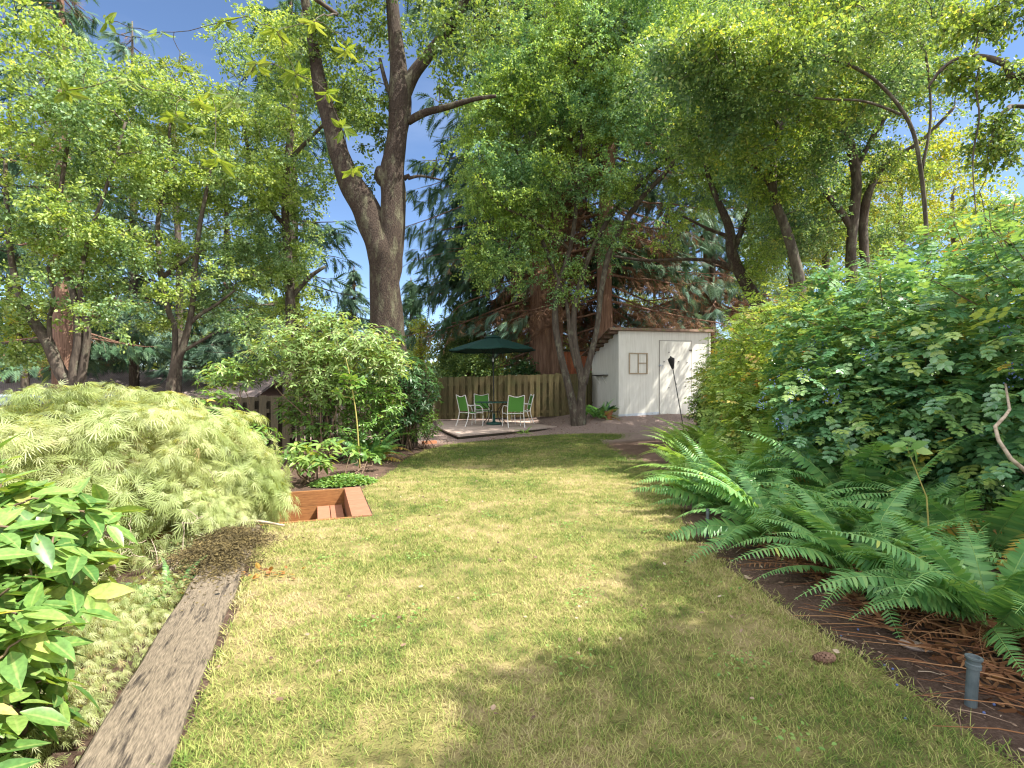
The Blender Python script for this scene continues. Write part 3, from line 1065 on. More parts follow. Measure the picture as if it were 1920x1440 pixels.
def timber(name, u0, u1, v0, v1, z0, z1, label, group=None, bend=0):
    c = buv((u0 + u1) / 2, (v0 + v1) / 2)
    L, Wd = u1 - u0, abs(v1 - v0)
    t = thing(name, (c[0], c[1], z0), label, 'timber', group, rz=TA - math.pi / 2)
    mb = MB()
    n = 14
    ys_ = np.linspace(-L / 2, L / 2, n)
    ch = .012
    prof = np.array([[-Wd / 2, 0], [Wd / 2, 0], [Wd / 2, z1 - z0 - ch], [Wd / 2 - ch, z1 - z0], [-Wd / 2 + ch, z1 - z0], [-Wd / 2, z1 - z0 - ch]])
    V = []
    for q in ys_:
        w = rng.normal(size=2) * .004
        V.append(np.c_[prof[:, 0] + w[0], np.full(6, q), prof[:, 1] + (prof[:, 1] > 0) * w[1]])
    V = np.concatenate(V)
    i = np.arange(n - 1)[:, None] * 6; j = np.arange(6)[None]; j2 = (j + 1) % 6
    f = np.stack([i + j, i + j2, i + 6 + j2, i + 6 + j], -1).reshape(-1, 4)
    mb.add(V, [f[:, ::-1], np.arange(6)[None], (np.arange(6) + (n - 1) * 6)[None, ::-1]])
    mb.build('beam', 'timber_old', t, world=False)
    # bolt heads sunk in the face
    for q in (-.3, .34):
        MB().lathe([(.0, .0), (.014, .002), (.016, .004), (.011, .006)], (Wd * .2, q * L, z1 - z0 + .001), 10).build('bolt', 'dark_metal', t, world=False)
    return t


timber('retaining_timber', -1.6, 1.95, 0, .31, -.55, .035, 'wide weathered grey timber edging the lawn at lower left')
timber('retaining_timber', 1.96, BU0 - .07, 0.0, .30, -.55, .03, 'moss covered grey timber between the lower left board and the stair well')
timber('retaining_timber', BU1 + .07, 6.7, -.02, .24, -.5, .05, 'grey timber running back behind the sunken stairs')

# moss and fallen needles heaped over the timber near the laceleaf maple
mb = MB()
n = 14000
uu = 2.42 + rng.normal(size=n) * .34; vv = .22 + rng.normal(size=n) * .15 + .08 * np.sin(uu * 9)
mx_, my_ = O0[0] + U[0] * uu + W_[0] * vv, O0[1] + U[1] * uu + W_[1] * vv
hz = .04 + .10 * ss((uu - 1.7) / .5) * (1 - ss((uu - 2.75) / .4)) * np.exp(-((vv - .22) / .28) ** 2) * rng.random(n)
mb.stamp(LEAF_NARROW, np.stack([mx_, my_, hz], -1), rand_dirs(n, .4), np.array([0, 0, 1.0]) + rng.normal(size=(n, 3)) * .7, .012 + .02 * rng.random(n))
tag(mb.build('moss', 'moss'), 'brown green moss and needles over the retaining timber', 'moss', kind='stuff')

# stair well
c0 = buv((BU0 + BU1) / 2, (BV0 + BV1) / 2)
st = thing('sunken_stairs', (c0[0], c0[1], -.95), 'sunken red brown wooden stair well cut into the lawn edge', 'stairs', rz=TA - math.pi / 2)
# local axes: +Y = u (away), -X = v (to the left);  local x = -(v - vm)
vm = (BV0 + BV1) / 2; um = (BU0 + BU1) / 2


def sl(u, v):
    return (-(v - vm), u - um)


def sbox(mb, u0, u1, v0, v1, z0, z1, rnd=None):
    a = sl(u0, v0); b = sl(u1, v1)
    mb.box(((a[0] + b[0]) / 2, (a[1] + b[1]) / 2, (z0 + z1) / 2 + .95), (abs(a[0] - b[0]), abs(a[1] - b[1]), z1 - z0), rnd=rnd)


m1 = MB()
for k in range(5):
    z1 = .012 - k * .19
    sbox(m1, BU1, BU1 + .05, BV0, BV1 - .3, z1 - .186, z1)
m1.build('far_wall', 'timber_orange', st, world=False)
m1 = MB()
for k in range(5):
    z1 = .008 - k * .19
    sbox(m1, BU0 - .045, BU0, BV0, BV1 - .3, z1 - .186, z1)
m1.build('near_wall', 'timber_orange', st, world=False)
m1 = MB(); sbox(m1, BU0 - .04, BU1 + .05, BV0 - .20, BV0 - .0, -.3, .02)
m1.build('top_beam', 'timber_red', st, world=False)
m1 = MB()
for k in range(3):
    sbox(m1, BU0 + .01, BU1 - .01, BV0 - .03, BV0 + .02, -.32 - k * .19 - .18, -.31 - k * .19)
m1.build('end_wall', 'timber_orange', st, world=False)
for k in range(3):
    zt = -.19 - k * .2
    v0 = BV0 + .035 + k * .34
    m1 = MB()
    sbox(m1, BU0 + .004, BU1 - .004, v0, v0 + .145, zt - .04, zt)
    sbox(m1, BU0 + .004, BU1 - .004, v0 + .155, v0 + .30, zt - .04, zt)
    sbox(m1, BU0 + .006, BU1 - .006, v0 + .27, v0 + .297, zt - .2, zt - .041)
    m1.build('tread', 'timber_red', st, world=False)

# ------------------------------------------------------------------ patio deck
DK = [(-1.37, 13.45), (1.8, 16.75), (2.0, 18.8), (-2.7, 18.95), (-2.3, 16.4), (-1.8, 14.7)]
pt = thing('patio_deck', (-.3, 16.4, 0.0), 'low pale wooden patio deck under the green table', 'deck')
mb = MB()
ang = math.atan2(16.75 - 13.45, 1.8 + 1.37)
ca, sa = math.cos(ang), math.sin(ang)


def clip_poly(poly, a, b, c):
    out = []
    n = len(poly)
    for i in range(n):
        p, q = poly[i], poly[(i + 1) % n]
        dp = a * p[0] + b * p[1] - c; dq = a * q[0] + b * q[1] - c
        if dp >= 0: out.append(p)
        if dp * dq < 0:
            t = dp / (dp - dq)
            out.append((p[0] + t * (q[0] - p[0]), p[1] + t * (q[1] - p[1])))
    return out


nx_, ny_ = -sa, ca
off0 = min(nx_ * p[0] + ny_ * p[1] for p in DK); off1 = max(nx_ * p[0] + ny_ * p[1] for p in DK)
q = off0
while q < off1:
    pc = clip_poly(clip_poly(DK, nx_, ny_, q + .004), -nx_, -ny_, -(q + .14))
    if len(pc) >= 3: mb.prism(pc, .065, .10, rnd=rng.random())
    q += .144
dk = mb.build('deck_boards', 'deck', pt)
mb = MB()
for a, b in ((0, 1), (5, 0), (4, 5)):
    p, q = np.array(DK[a]), np.array(DK[b])
    c = (p + q) / 2; d = q - p; L = np.linalg.norm(d)
    nrm = np.array([-d[1], d[0]]) / L
    c = c + nrm * .03
    mb.box((c[0], c[1], .015), (L - .04, .04, .095), rz=math.atan2(d[1], d[0]))
mb.build('deck_skirt', 'fence_dark', pt)

# ------------------------------------------------------------------ fences
def fence(name, pts, h, label, mat='fence_wood', pitch=.224, bw=.14, z_drop=None, zs=None, grp=None):
    p0 = pts[0]
    z0 = zs[0]
    t = thing(name, (p0[0], p0[1], z0), label, 'fence', grp)
    boards, rails = MB(), MB()
    for k in range(len(pts) - 1):
        a, b = np.array(pts[k], float), np.array(pts[k + 1], float)
        za, zb = zs[k], zs[k + 1]
        d = b - a; L = np.linalg.norm(d); d /= L
        nrm = np.array([d[1], -d[0]])
        if nrm[1] > 0: nrm = -nrm           # front faces the camera
        rz = math.atan2(d[1], d[0])
        nb = int(L / pitch)
        for i in range(nb):
            s_ = (i + .5) * pitch
            z = za + (zb - za) * s_ / L
            c = a + d * s_
            j = rng.normal() * .012
            f = c + nrm * .032
            boards.box((f[0], f[1], z + .04 + (h - .04 + j) / 2), (bw, .018, h - .04 + j), rz=rz)
            g = c + d * pitch / 2 - nrm * .032
            boards.box((g[0], g[1], z + .04 + (h - .05) / 2), (bw, .018, h - .05 + j), rz=rz)
        for fr in (.14, .5, .82):
            c = (a + b) / 2; zm = (za + zb) / 2 + fr * h
            rails.box((c[0], c[1], zm), (L, .042, .085), rz=rz, ry=-math.atan2(zb - za, L))
        npst = max(1, round(L / 2.2))
        for i in range(npst + 1):
            if i == npst and k < len(pts) - 2: continue
            s_ = L * i / npst
            c = a + d * s_ + nrm * .055
            z = za + (zb - za) * s_ / L
            MB().box((c[0], c[1], z + (h + .03) / 2 - .1), (.09, .09, h + .23), rz=rz, rnd=.9).build('post', mat, t)
    boards.build('board_panel', mat, t)
    rails.build('rail', mat, t)
    return t


fence('board_fence', [(-2.75, 19.3), (2.55, 18.9), (3.6, 20.6)], 1.55, 'mossy brown shadowbox board fence standing behind the patio', zs=[.08, .24, .3])
fence('board_fence', [(-6.35, 10.7), (-4.55, 11.3), (-2.95, 19.1)], 1.72, 'weathered board fence behind the left shrubs, coloured dark for the shade on it', mat='fence_dark', zs=[-.62, -.55, -.15])

# red boarded wall seen between the trunks behind the fence
t = thing('red_board_wall', (2.35, 21.0, .3), 'reddish brown board wall with a dark cap behind the fence', 'wall')
mb = MB()
for k in range(9):
    mb.box((2.1 + k * .142, 21.0, 1.5), (.136, .03, 2.35))
mb.build('boards', 'red_board', t)
MB().box((2.65, 20.99, 2.72), (1.5, .16, .07)).build('cap', 'fence_dark', t)

# ------------------------------------------------------------------ white shed
SA = math.radians(11)
SX, SY = 3.4, 17.0
sz = .30
shed = thing('garden_shed', (SX, SY, sz), 'white painted plywood garden shed with sloping roof and tan window frame', 'shed', rz=SA)
SW, SD, SHF, SHB = 3.15, 2.5, 2.80, 2.15
mb = MB()
T = .04
# front wall with a hole for nothing (the window is boarded), side walls as sloping prisms
mb.add([[0, 0, -.25], [SW, 0, -.25], [SW, 0, SHF], [0, 0, SHF], [0, T, -.25], [SW, T, -.25], [SW, T, SHF], [0, T, SHF]],
       [[[0, 1, 2, 3], [5, 4, 7, 6], [0, 3, 7, 4], [1, 5, 6, 2], [3, 2, 6, 7], [0, 4, 5, 1]]])
mb.build('front_wall', 'shed_paint', shed, world=False)


def side(x0, nm):
    x1 = x0 + T
    slope = (SHB - SHF) / SD
    y0 = T + .002
    z0 = SHF + slope * y0
    V = [[x0, y0, -.25], [x0, SD, -.25], [x0, SD, SHB], [x0, y0, z0], [x1, y0, -.25], [x1, SD, -.25], [x1, SD, SHB], [x1, y0, z0]]
    MB().add(V, [[[0, 3, 2, 1], [4, 5, 6, 7], [0, 1, 5, 4], [3, 7, 6, 2], [0, 4, 7, 3], [1, 2, 6, 5]]]).build(nm, 'shed_paint', shed, world=False)


side(0, 'side_wall'); side(SW - T, 'side_wall')
MB().box((SW / 2, SD + .021, SHB / 2 - .12), (SW, .04, SHB + .2)).build('back_wall', 'shed_paint', shed, world=False)
rf = MB()
ra = math.atan2(SHB - SHF, SD)
for k in range(13):
    rf.box((SW / 2 - .12, (k + .5) * .22 - .08, SHF + .055 + ((k + .5) * .22 - .08) * (SHB - SHF) / SD), (SW + .42 + rng.random() * .05, .235, .022), rx=ra + .03)
roof = rf.build('roof', 'roof_wood', shed, world=False)
for k in range(6):
    MB().box((-.14, .1 + k * .42, SHF - .02 + (.1 + k * .42) * (SHB - SHF) / SD), (.3, .09, .09), rx=ra).build('rafter', 'roof_wood', shed, world=False)
# door: a flush panel, its seams, bolts and knob
dr = MB().box((1.96, -.010, 1.29), (1.12, .018, 2.42), rnd=.6).build('door', 'shed_paint', shed, world=False)
sm = MB()
sm.box((1.392, -.004, 1.28), (.015, .012, 2.44)); sm.box((2.528, -.004, 1.28), (.015, .012, 2.44)); sm.box((1.96, -.004, 2.508), (1.15, .012, .014)); sm.box((1.96, -.004, .075), (1.12, .012, .016))
sm.build('door_gap', 'seam', shed, world=False)
for x, z in ((1.55, 1.82), (1.74, 1.81), (2.06, 1.83), (2.36, 1.80), (1.72, .98), (1.98, 1.1), (2.3, 1.03), (1.72, 2.13), (2.5, 1.0), (2.51, 1.6)):
    MB().lathe([(0, -.014), (.018, -.01), (.024, 0), (.018, .01), (0, .014)], (x, -.026, z), 8).build('bolt', 'dark_metal', shed, world=False)
hk = MB()
hk.lathe([(.0, -.0), (.035, .0), (.04, .03), (.0, .05)], (1.405, -.06, 1.68), 12)
hk.box((1.40, -.035, 1.70), (.05, .03, .05)); hk.tube([[1.46, -.04, 1.72], [1.5, -.05, 1.70], [1.5, -.05, 1.6]], .008, 6)
hk.build('door_handle', 'metal_flash', shed, world=False)
for z_ in (.45, 1.3, 2.2):
    hb = MB(); hb.box((2.49, -.024, z_), (.10, .008, .05)); hb.tube([[2.528, -.03, z_ - .045], [2.528, -.03, z_ + .045]], .009, 8)
    hb.build('hinge', 'seam', shed, world=False)
MB().box((SW + .022, -.012, SHF / 2 - .1), (.05, .05, SHF + .18)).build('corner_trim', 'shed_paint', shed, world=False)
MB().box((SW / 2 - .1, -.10, SHF + .045), (SW + .5, .03, .09), rx=ra).build('fascia', 'roof_wood', shed, world=False)
# window frame: one tall pane left, two small panes right
wf = MB()
wx0, wx1, wz0, wz1 = .34, .98, 1.42, 2.10
for (xa, xb, za, zb) in ((wx0, wx1, wz1 - .035, wz1), (wx0, wx1, wz0, wz0 + .035), (wx0, wx0 + .035, wz0 + .036, wz1 - .036), (wx1 - .035, wx1, wz0 + .036, wz1 - .036),
                         (.645, .675, wz0 + .036, wz1 - .036), (.676, wx1 - .036, 1.755, 1.785)):
    wf.box(((xa + xb) / 2, -.016, (za + zb) / 2), (xb - xa, .032, zb - za))
wnd = wf.build('window', 'frame_tan', shed, world=False)
pn = MB()
pn.box((.51, -.003, 1.76), (.27, .006, .60)); pn.box((.81, -.003, 1.92), (.26, .006, .27)); pn.box((.81, -.003, 1.6), (.26, .006, .29))
o = pn.build('pane', 'shed_paint', shed, world=False); o.parent = wnd
# flashing along the foot
fl = MB()
fl.add([[-.012, -.014, -.25], [1.38, -.014, -.25], [1.38, -.014, .20], [-.012, -.014, .13], [-.012, -.002, -.25], [1.38, -.002, -.25], [1.38, -.002, .20], [-.012, -.002, .13]],
       [[[0, 1, 2, 3], [5, 4, 7, 6], [0, 3, 7, 4], [1, 5, 6, 2], [3, 2, 6, 7], [0, 4, 5, 1]]])
fl.build('flashing', 'metal_flash', shed, world=False)
# shelf on the side wall
shf = MB(); shf.box((-.09, 1.45, 1.40), (.17, 1.1, .03)); o1 = shf.build('wall_shelf', 'dark_metal', shed, world=False)
for y in (1.1, 1.75):
    brk = MB(); brk.tube([[-.15, y, 1.38], [-.005, y, 1.12]], .008, 5); brk.tube([[-.006, y, 1.38], [-.006, y, 1.1]], .008, 5)
    o = brk.build('bracket', 'white_metal', shed, world=False); o.parent = o1

# ------------------------------------------------------------------ umbrella, table, chairs
TX, TY, TZ = -.57, 17.15, .102
um_ = thing('patio_umbrella', (TX, TY, TZ), 'open dark green market umbrella above the patio table', 'umbrella')
um_.rotation_euler = (math.radians(0), math.radians(-1.0), 0)
nseg = 8
mb = MB()
R0, zr, za = 1.43, 2.40, 2.82
rings = []
angs = np.linspace(0, 2 * math.pi, nseg * 4, endpoint=False) + .25
for fr in (0.02, .2, .4, .6, .8, 1.0):
    rr = []
    for k, a in enumerate(angs):
        ph = (k % 4) / 4.0
        sagr = 1 - .075 * math.sin(math.pi * ph)      # straight edges between rib tips
        z = za - (za - zr) * fr ** 1.15 - .03 * math.sin(math.pi * ph) * fr
        rr.append([R0 * fr * sagr * math.cos(a), R0 * fr * sagr * math.sin(a), z])
    rings.append(rr)
rr = np.array(rings[-1]); rr2 = rr.copy(); rr2[:, 2] -= .03 ; rr2[:, :2] *= .997
rings.append(rr2.tolist())
V = np.array(rings).reshape(-1, 3)
ns = len(angs)
V2 = V - np.array([0, 0, .008])
i = np.arange(len(rings) - 1)[:, None] * ns; j = np.arange(ns)[None]; j2 = (j + 1) % ns
f = np.stack([i + j, i + j2, i + ns + j2, i + ns + j], -1).reshape(-1, 4)
mb.add(V, [f[:, ::-1]], .5)
mb.build('canopy', 'umbrella_cloth', um_, world=False)
mb = MB(); mb.lathe([(.30, 0), (.22, .045), (.1, .09), (.03, .11)], (0, 0, za - .045), 8); mb.build('vent_cap', 'umbrella_cloth', um_, world=False)
mb = MB(); mb.tube([[0, 0, .1], [0, 0, za + .02]], .02, 10); mb.build('pole', 'dark_metal', um_, world=False)
mb = MB(); mb.lathe([(0, 0), (.025, .01), (.03, .04), (.012, .08), (0, .09)], (0, 0, za + .06), 10); mb.build('finial', 'dark_metal', um_, world=False)
mb = MB(); mb.tube([[0, 0, 2.02], [0, 0, 2.14]], .027, 10); mb.build('hub', 'white_metal', um_, world=False)
for k in range(8):
    a = angs[k * 4]
    mb = MB()
    ca_, sa_ = math.cos(a), math.sin(a)
    mb.tube([[.03 * ca_, .03 * sa_, za - .06], [.6 * ca_, .6 * sa_, za - .02 - (za - zr) * .43 ** 1.15 - .03], [R0 * .985 * ca_, R0 * .985 * sa_, zr - .02]], .008, 5)
    mb.tube([[.03 * ca_, .03 * sa_, 2.1], [.68 * ca_, .68 * sa_, za - (za - zr) * .5 ** 1.15 - .035]], .006, 5)
    mb.build('rib', 'dark_metal', um_, world=False)
mb = MB(); mb.lathe([(.0, 0), (.26, .0), (.27, .03), (.25, .055), (.1, .075), (.04, .1), (.035, .34), (.0, .34)], (0, 0, 0), 24, cap=False)
mb.build('base', 'table_green', um_, world=False, smooth=True)

tb = thing('patio_table', (TX, TY, TZ), 'round dark green metal patio table around the umbrella pole', 'table')
mb = MB(); mb.lathe([(.035, .70), (.58, .70), (.605, .705), (.61, .72), (.60, .728), (.035, .728), (.035, .70)], (0, 0, 0), 40, cap=False)
mb.build('table_top', 'table_green', tb, world=False)
for k in range(4):
    a = k * math.pi / 2 + .6
    c, s_ = math.cos(a), math.sin(a)
    mb = MB()
    r_ = [(.50, .70), (.42, .62), (.25, .5), (.2, .36), (.27, .2), (.42, .04), (.47, .0)]
    mb.tube([[c * x, s_ * x, z] for x, z in r_], .013, 6)
    mb.build('leg', 'dark_metal', tb, world=False)
mb = MB()
an = np.linspace(0, 2 * math.pi, 25)
mb.tube(np.stack([.2 * np.cos(an), .2 * np.sin(an), np.full(25, .40)], -1), .009, 5)
mb.build('leg_ring', 'dark_metal', tb, world=False)


def make_chair(loc, rz, label):
    t = thing('patio_chair', loc, label, 'chair', 'green sling chairs round the patio table', rz=rz)
    ys_ = np.linspace(0, 1, 7)
    # seat: local +Y is the front
    mb = MB()
    prof = [(.25, .40), (.22, .425), (.1, .415), (-.05, .395), (-.17, .395), (-.21, .42)]
    V, fc = [], []
    for (y, z) in prof:
        for x in np.linspace(-.245, .245, 6):
            V.append([x, y, z - .012 * (1 - (x / .245) ** 2)])
    i = np.arange(len(prof) - 1)[:, None] * 6; j = np.arange(5)[None]
    f = np.stack([i + j, i + j + 1, i + 7 + j, i + 6 + j], -1).reshape(-1, 4)
    mb.add(V, [f]); mb.build('seat', 'sling_green', t, world=False)
    mb = MB()
    prof = [(-.235, .47), (-.265, .6), (-.30, .75), (-.35, .93)]
    V = []
    for (y, z) in prof:
        for x in np.linspace(-.235, .235, 7):
            V.append([x, y - .018 * (1 - (x / .235) ** 2), z - (.03 * (1 - (x / .235) ** 2) if z > .9 else 0)])
    i = np.arange(3)[:, None] * 7; j = np.arange(6)[None]
    f = np.stack([i + j, i + j + 1, i + 8 + j, i + 7 + j], -1).reshape(-1, 4)
    mb.add(V, [f]); mb.build('backrest', 'sling_green', t, world=False)
    for s_ in (-1, 1):
        MB().tube([[s_ * .25, -.37, 0], [s_ * .25, -.30, .15], [s_ * .25, -.25, .32], [s_ * .25, -.235, .45], [s_ * .25, -.27, .62], [s_ * .25, -.31, .78], [s_ * .245, -.36, .96]],
                  .0135, 7).build('rear_leg', 'white_metal', t, world=False)
        MB().tube([[s_ * .285, .27, 0], [s_ * .285, .285, .25], [s_ * .285, .28, .46], [s_ * .285, .24, .57], [s_ * .285, .15, .635], [s_ * .283, .0, .65], [s_ * .275, -.15, .645], [s_ * .255, -.275, .635]],
                  .0135, 7).build('front_leg', 'white_metal', t, world=False)
        MB().tube([[s_ * .255, .27, .405], [s_ * .255, .1, .41], [s_ * .252, -.1, .39], [s_ * .25, -.24, .42]], .012, 6).build('seat_rail', 'white_metal', t, world=False)
    fr = MB()
    xs = np.linspace(-.245, .245, 9)
    fr.tube([[x, -.36, .96 - .055 * math.cos(x / .245 * math.pi / 2) ** 1.5] for x in xs], .012, 6)
    fr.tube([[-.285, .265, .40], [0, .26, .395], [.285, .265, .40]], .012, 6)
    fr.tube([[-.25, -.235, .42], [.25, -.235, .42]], .011, 6)
    fr.build('cross_bar', 'white_metal', t, world=False)
    return t


cp = P(882, 795, 16.2)
ch0 = make_chair((-1.30, 16.6, TZ), math.radians(-50), 'green sling chair with white frame at the left of the table')
for (x, y, rz, lb) in ((-.98, 17.95, -168, 'green sling chair facing the camera behind the round table'),
                       (.05, 16.15, 14, 'nearest green sling chair, its back to the camera, right of the umbrella pole'),
                       (.32, 17.6, 100, 'green sling chair half hidden behind the nearest chair on the right')):
    c = copy_tree(ch0)
    c.location = (x, y, TZ); c.rotation_euler = (0, 0, math.radians(rz)); c['label'] = lb

# ------------------------------------------------------------------ small things by the shed
# torch on a leaning pole
b0 = P(1283, 806, 15.3); b0[2] = float(gz(b0[0], b0[1])); b1 = P(1258, 671, 15.3)
t = thing('garden_torch', b0, 'black garden torch on a thin leaning pole before the shed door', 'torch')
ax = unit(b1 - b0); Lp = np.linalg.norm(b1 - b0)
MB().tube([b0 - ax * .1, b0 + ax * (Lp - .3)], .013, 8).build('pole', 'dark_metal', t)
MB().tube([b0 + ax * (Lp - .32), b0 + ax * (Lp - .28), b0 + ax * (Lp - .08), b0 + ax * (Lp - .03), b0 + ax * (Lp - .02)], [.03, .045, .09, .095, .085], 14).build('bowl', 'dark_metal', t)
MB().tube([b0 + ax * (Lp - .02), b0 + ax * (Lp + .0), b0 + ax * (Lp + .015), b0 + ax * (Lp + .05)], [.08, .06, .025, .02], 12).build('wick_cap', 'dark_metal', t)

# tipped lime green bin
c = P(1101, 781, 17.0)
c[2] = float(gz(c[0], c[1]))
t = thing('plastic_bin', c, 'lime green plastic tub tipped on its side behind the twin trunk', 'tub')
mb = MB()
pr = [(.10, .0), (.115, .005), (.15, .32), (.165, .325), (.165, .34), (.14, .34), (.135, .33), (.10, .02)]
mb.lathe(pr, (0, 0, 0), 20, cap=False, tilt=math.radians(118), tilt_ax=math.radians(60))
V = mb.v[0]; V[:, 2] -= V[:, 2].min()
mb.v[0] = V
mb.build('tub_wall', 'lime_plastic', t, world=False, smooth=False)
mb2 = MB(); mb2.lathe([(0, .002), (.10, .002), (.10, .012), (0, .012)], (0, 0, 0), 20, cap=False, tilt=math.radians(118), tilt_ax=math.radians(60))
mb2.v[0][:, 2] += .148
mb2.build('tub_floor', 'lime_plastic', t, world=False)

# terracotta pot with a leafy plant
c = P(1141, 782, 16.6); c[2] = float(gz(c[0], c[1]))
t = thing('flower_pot', c, 'terracotta pot standing at the shed corner', 'pot')
MB().lathe([(0, 0), (.09, 0), (.125, .19), (.14, .19), (.145, .24), (.125, .24), (.12, .21), (0, .2)], (0, 0, 0), 20, cap=False).build('pot', 'terracotta', t, world=False)
pt2 = thing('potted_plant', c + np.array([0, 0, .2]), 'broad leaved green plant growing in the terracotta pot', 'plant')
mb = MB()
n = 16
d = rand_dirs(n, .5); d[:, 2] = np.abs(d[:, 2]) + .35
mb.stamp(LEAF_OVAL, np.tile(c + np.array([0, 0, .2]), (n, 1)) + d * .05, d, np.array([0, 0, 1.0]) + rng.normal(size=(n, 3)) * .3, .3)
mb.build('leaves', 'leaf_dark', pt2)
c = P(1322, 784, 12.6); c[2] = float(gz(c[0], c[1]))
t = thing('glazed_pot', c, 'blue glazed pot half hidden by the shrub beside the shed', 'pot')
MB().lathe([(0, 0), (.10, 0), (.17, .18), (.165, .25), (.19, .27), (.18, .29), (.15, .27), (0, .2)], (0, 0, 0), 20, cap=False).build('pot', 'blue_glaze', t, world=False)

# riser pipes in the right bed
def riser(px, py, h, r, label, lean):
    Y = (CAMZ - .03) * F / (py - 720)
    c = P(px, py, Y)
    c[2] = float(gz(c[0], c[1]))
    t = thing('sprinkler_riser', c, label, 'pipe', 'sprinkler risers in the right bed')
    t.rotation_euler = (lean[0], lean[1], 0)
    MB().tube([[0, 0, -.08], [0, 0, h - .035]], r, 16).build('pipe', 'grey_plastic', t, world=False, smooth=False)
    MB().lathe([(r * 1.02, h - .05), (r * 1.28, h - .048), (r * 1.3, h - .03), (r * 1.12, h - .026), (r * 1.15, h - .012), (r * 1.42, h - .008), (r * 1.42, h), (r * 1.0, h), (r * .9, h - .01), (0, h - .012)], (0, 0, 0), 20, cap=False).build('nozzle_cap', 'grey_plastic', t, world=False)


riser(1820, 1310, .215, .0225, 'grey sprinkler riser pipe sticking up from the lower right bed edge', (0.02, .05))
riser(1326, 1004, .27, .013, 'thin grey pipe standing at the bed edge beside the middle ferns', (0, .02))

# pine cone, flat stone and berries
c = np.array([(1545 - 960) / F * 2.67, 2.67, .03])
t = MB()
for k in range(9):
    for a in range(7):
        th = a / 7 * 6.28 + k * .45
        r = .024 * math.sin(math.pi * (k + 1.2) / 11)
        t.box((c[0] + (k - 4) * .011, c[1] + r * math.cos(th), c[2] + r * math.sin(th)), (.016, .014, .006), rx=th + 1.57)
o = tag(t.build('pine_cone', 'cone_brown', loc=tuple(c)), 'brown pine cone lying on the shaded lawn', 'pine cone')
ps = P(1715, 1195, 1.34 * F / 475)
mb = MB(); mb.lathe([(0, 0), (.05, .0), (.062, .012), (.05, .026), (.02, .034), (0, .034)], (0, 0, 0), 16, cap=False)
mb.v[0][:, 0] *= 1.3; mb.v[0][:, 1] *= .7
o = mb.build('flat_stone', 'stone'); o.location = (ps[0], ps[1], float(gz(ps[0], ps[1])) + .0); o.rotation_euler = (.05, .1, -.4)
tag(o, 'flat tan stone among dead fern stems in the right bed', 'stone')
bm_ = MB()
ph = np.linspace(0, math.pi, 7)
bm_.lathe([(max(.0001, .006 * math.sin(a)), -.006 * math.cos(a)) for a in ph], (0, 0, .006), 10, cap=False)
b0_ = bm_.build('fallen_berry', 'berry_blue', smooth=True)
bpos = [(1577, 1191), (1609, 1180), (1659, 1247), (1674, 1254), (1682, 1284), (1698, 1347), (1845, 1336), (1864, 1321), (1538, 1143), (1700, 1173)]
for k, (px, py) in enumerate(bpos):
    Y = (CAMZ - .01) * F / (py - 720)
    c = P(px, py, Y)
    o = b0_ if k == 0 else b0_.copy()
    if k: COL.objects.link(o)
    o.location = (c[0], c[1], max(float(gz(c[0], c[1])), .0) + .003)
    tag(o, 'small blue berry fallen at the edge of the right bed', 'berry', 'fallen blue berries')
# orange fallen leaves on the lawn at the left
mb = MB()
n = 34
cc = P(505, 1080, 1.4 * F / 360)
pos = np.stack([cc[0] + rng.normal(size=n) * .10, cc[1] + rng.normal(size=n) * .06, .02 + .015 * rng.random(n)], -1)
mb.stamp(LEAF, pos, rand_dirs(n, .2), np.array([0, 0, 1.0]) + rng.normal(size=(n, 3)) * .4, .028 + .03 * rng.random(n))
tag(mb.build('fallen_leaves', 'fallen_orange'), 'orange fallen leaves on the grass beside the stair well', 'leaves', kind='stuff')
mb = MB()
n = 260
x = rng.random(n) * 3.6 - 1.9; y = 2.2 + rng.random(n) * 9
k = in_poly(x, y, LAWN); x, y = x[k], y[k]; n = len(x)
mb.stamp(LEAF, np.stack([x, y, np.full(n, .03)], -1), rand_dirs(n, .2), np.array([0, 0, 1.0]) + rng.normal(size=(n, 3)) * .4, .02 + .02 * rng.random(n))
tag(mb.build('scattered_leaves', 'litter'), 'small dry leaves scattered over the lawn', 'leaves', kind='stuff')
t = tag(MB().box((0, 0, .03), (.34, .11, .07)).build('brick', 'terracotta'), 'red brick edging the bed left of the patio', 'brick')
t.location = (*P(805, 832, 12.5)[:2], 0.0); t.rotation_euler = (0, 0, .6)

# ------------------------------------------------------------------ house and garage beyond
hs = thing('neighbour_house', (-18, 27, -2.2), 'low house with grey brown shingle roof beyond the left shrubs', 'house')
MB().box((-18, 27, -.75), (12, 6.4, 2.9)).build('wall', 'plaster', hs)
x0, x1 = -26, -11.6
rr = MB()
rr.add([[x0, 23.6, .72], [x1, 23.6, .72], [x1, 28, 2.15], [x0, 28, 2.15], [x0, 32.4, .72], [x1, 32.4, .72],
        [x0, 23.6, .60], [x1, 23.6, .60], [x1, 28, 2.02], [x0, 28, 2.02], [x0, 32.4, .60], [x1, 32.4, .60]],
       [[[0, 1, 2, 3], [3, 2, 5, 4], [7, 6, 9, 8], [8, 9, 10, 11], [0, 6, 7, 1], [4, 5, 11, 10], [0, 3, 9, 6], [3, 4, 10, 9], [1, 7, 8, 2], [2, 8, 11, 5]]])
rr.build('roof', 'shingles', hs)
for x in (-22, -16.5):
    w = MB().box((x, 23.77, -.5), (1.4, .06, 1.0)).build('window', 'white_metal', hs)
    g_ = MB().box((x, 23.73, -.5), (1.2, .02, .8)).build('pane', 'dark_metal', hs)
gr = thing('garage', (-14.0, 13.6, -2), 'low garage with a flat blue grey roof at the left edge', 'garage')
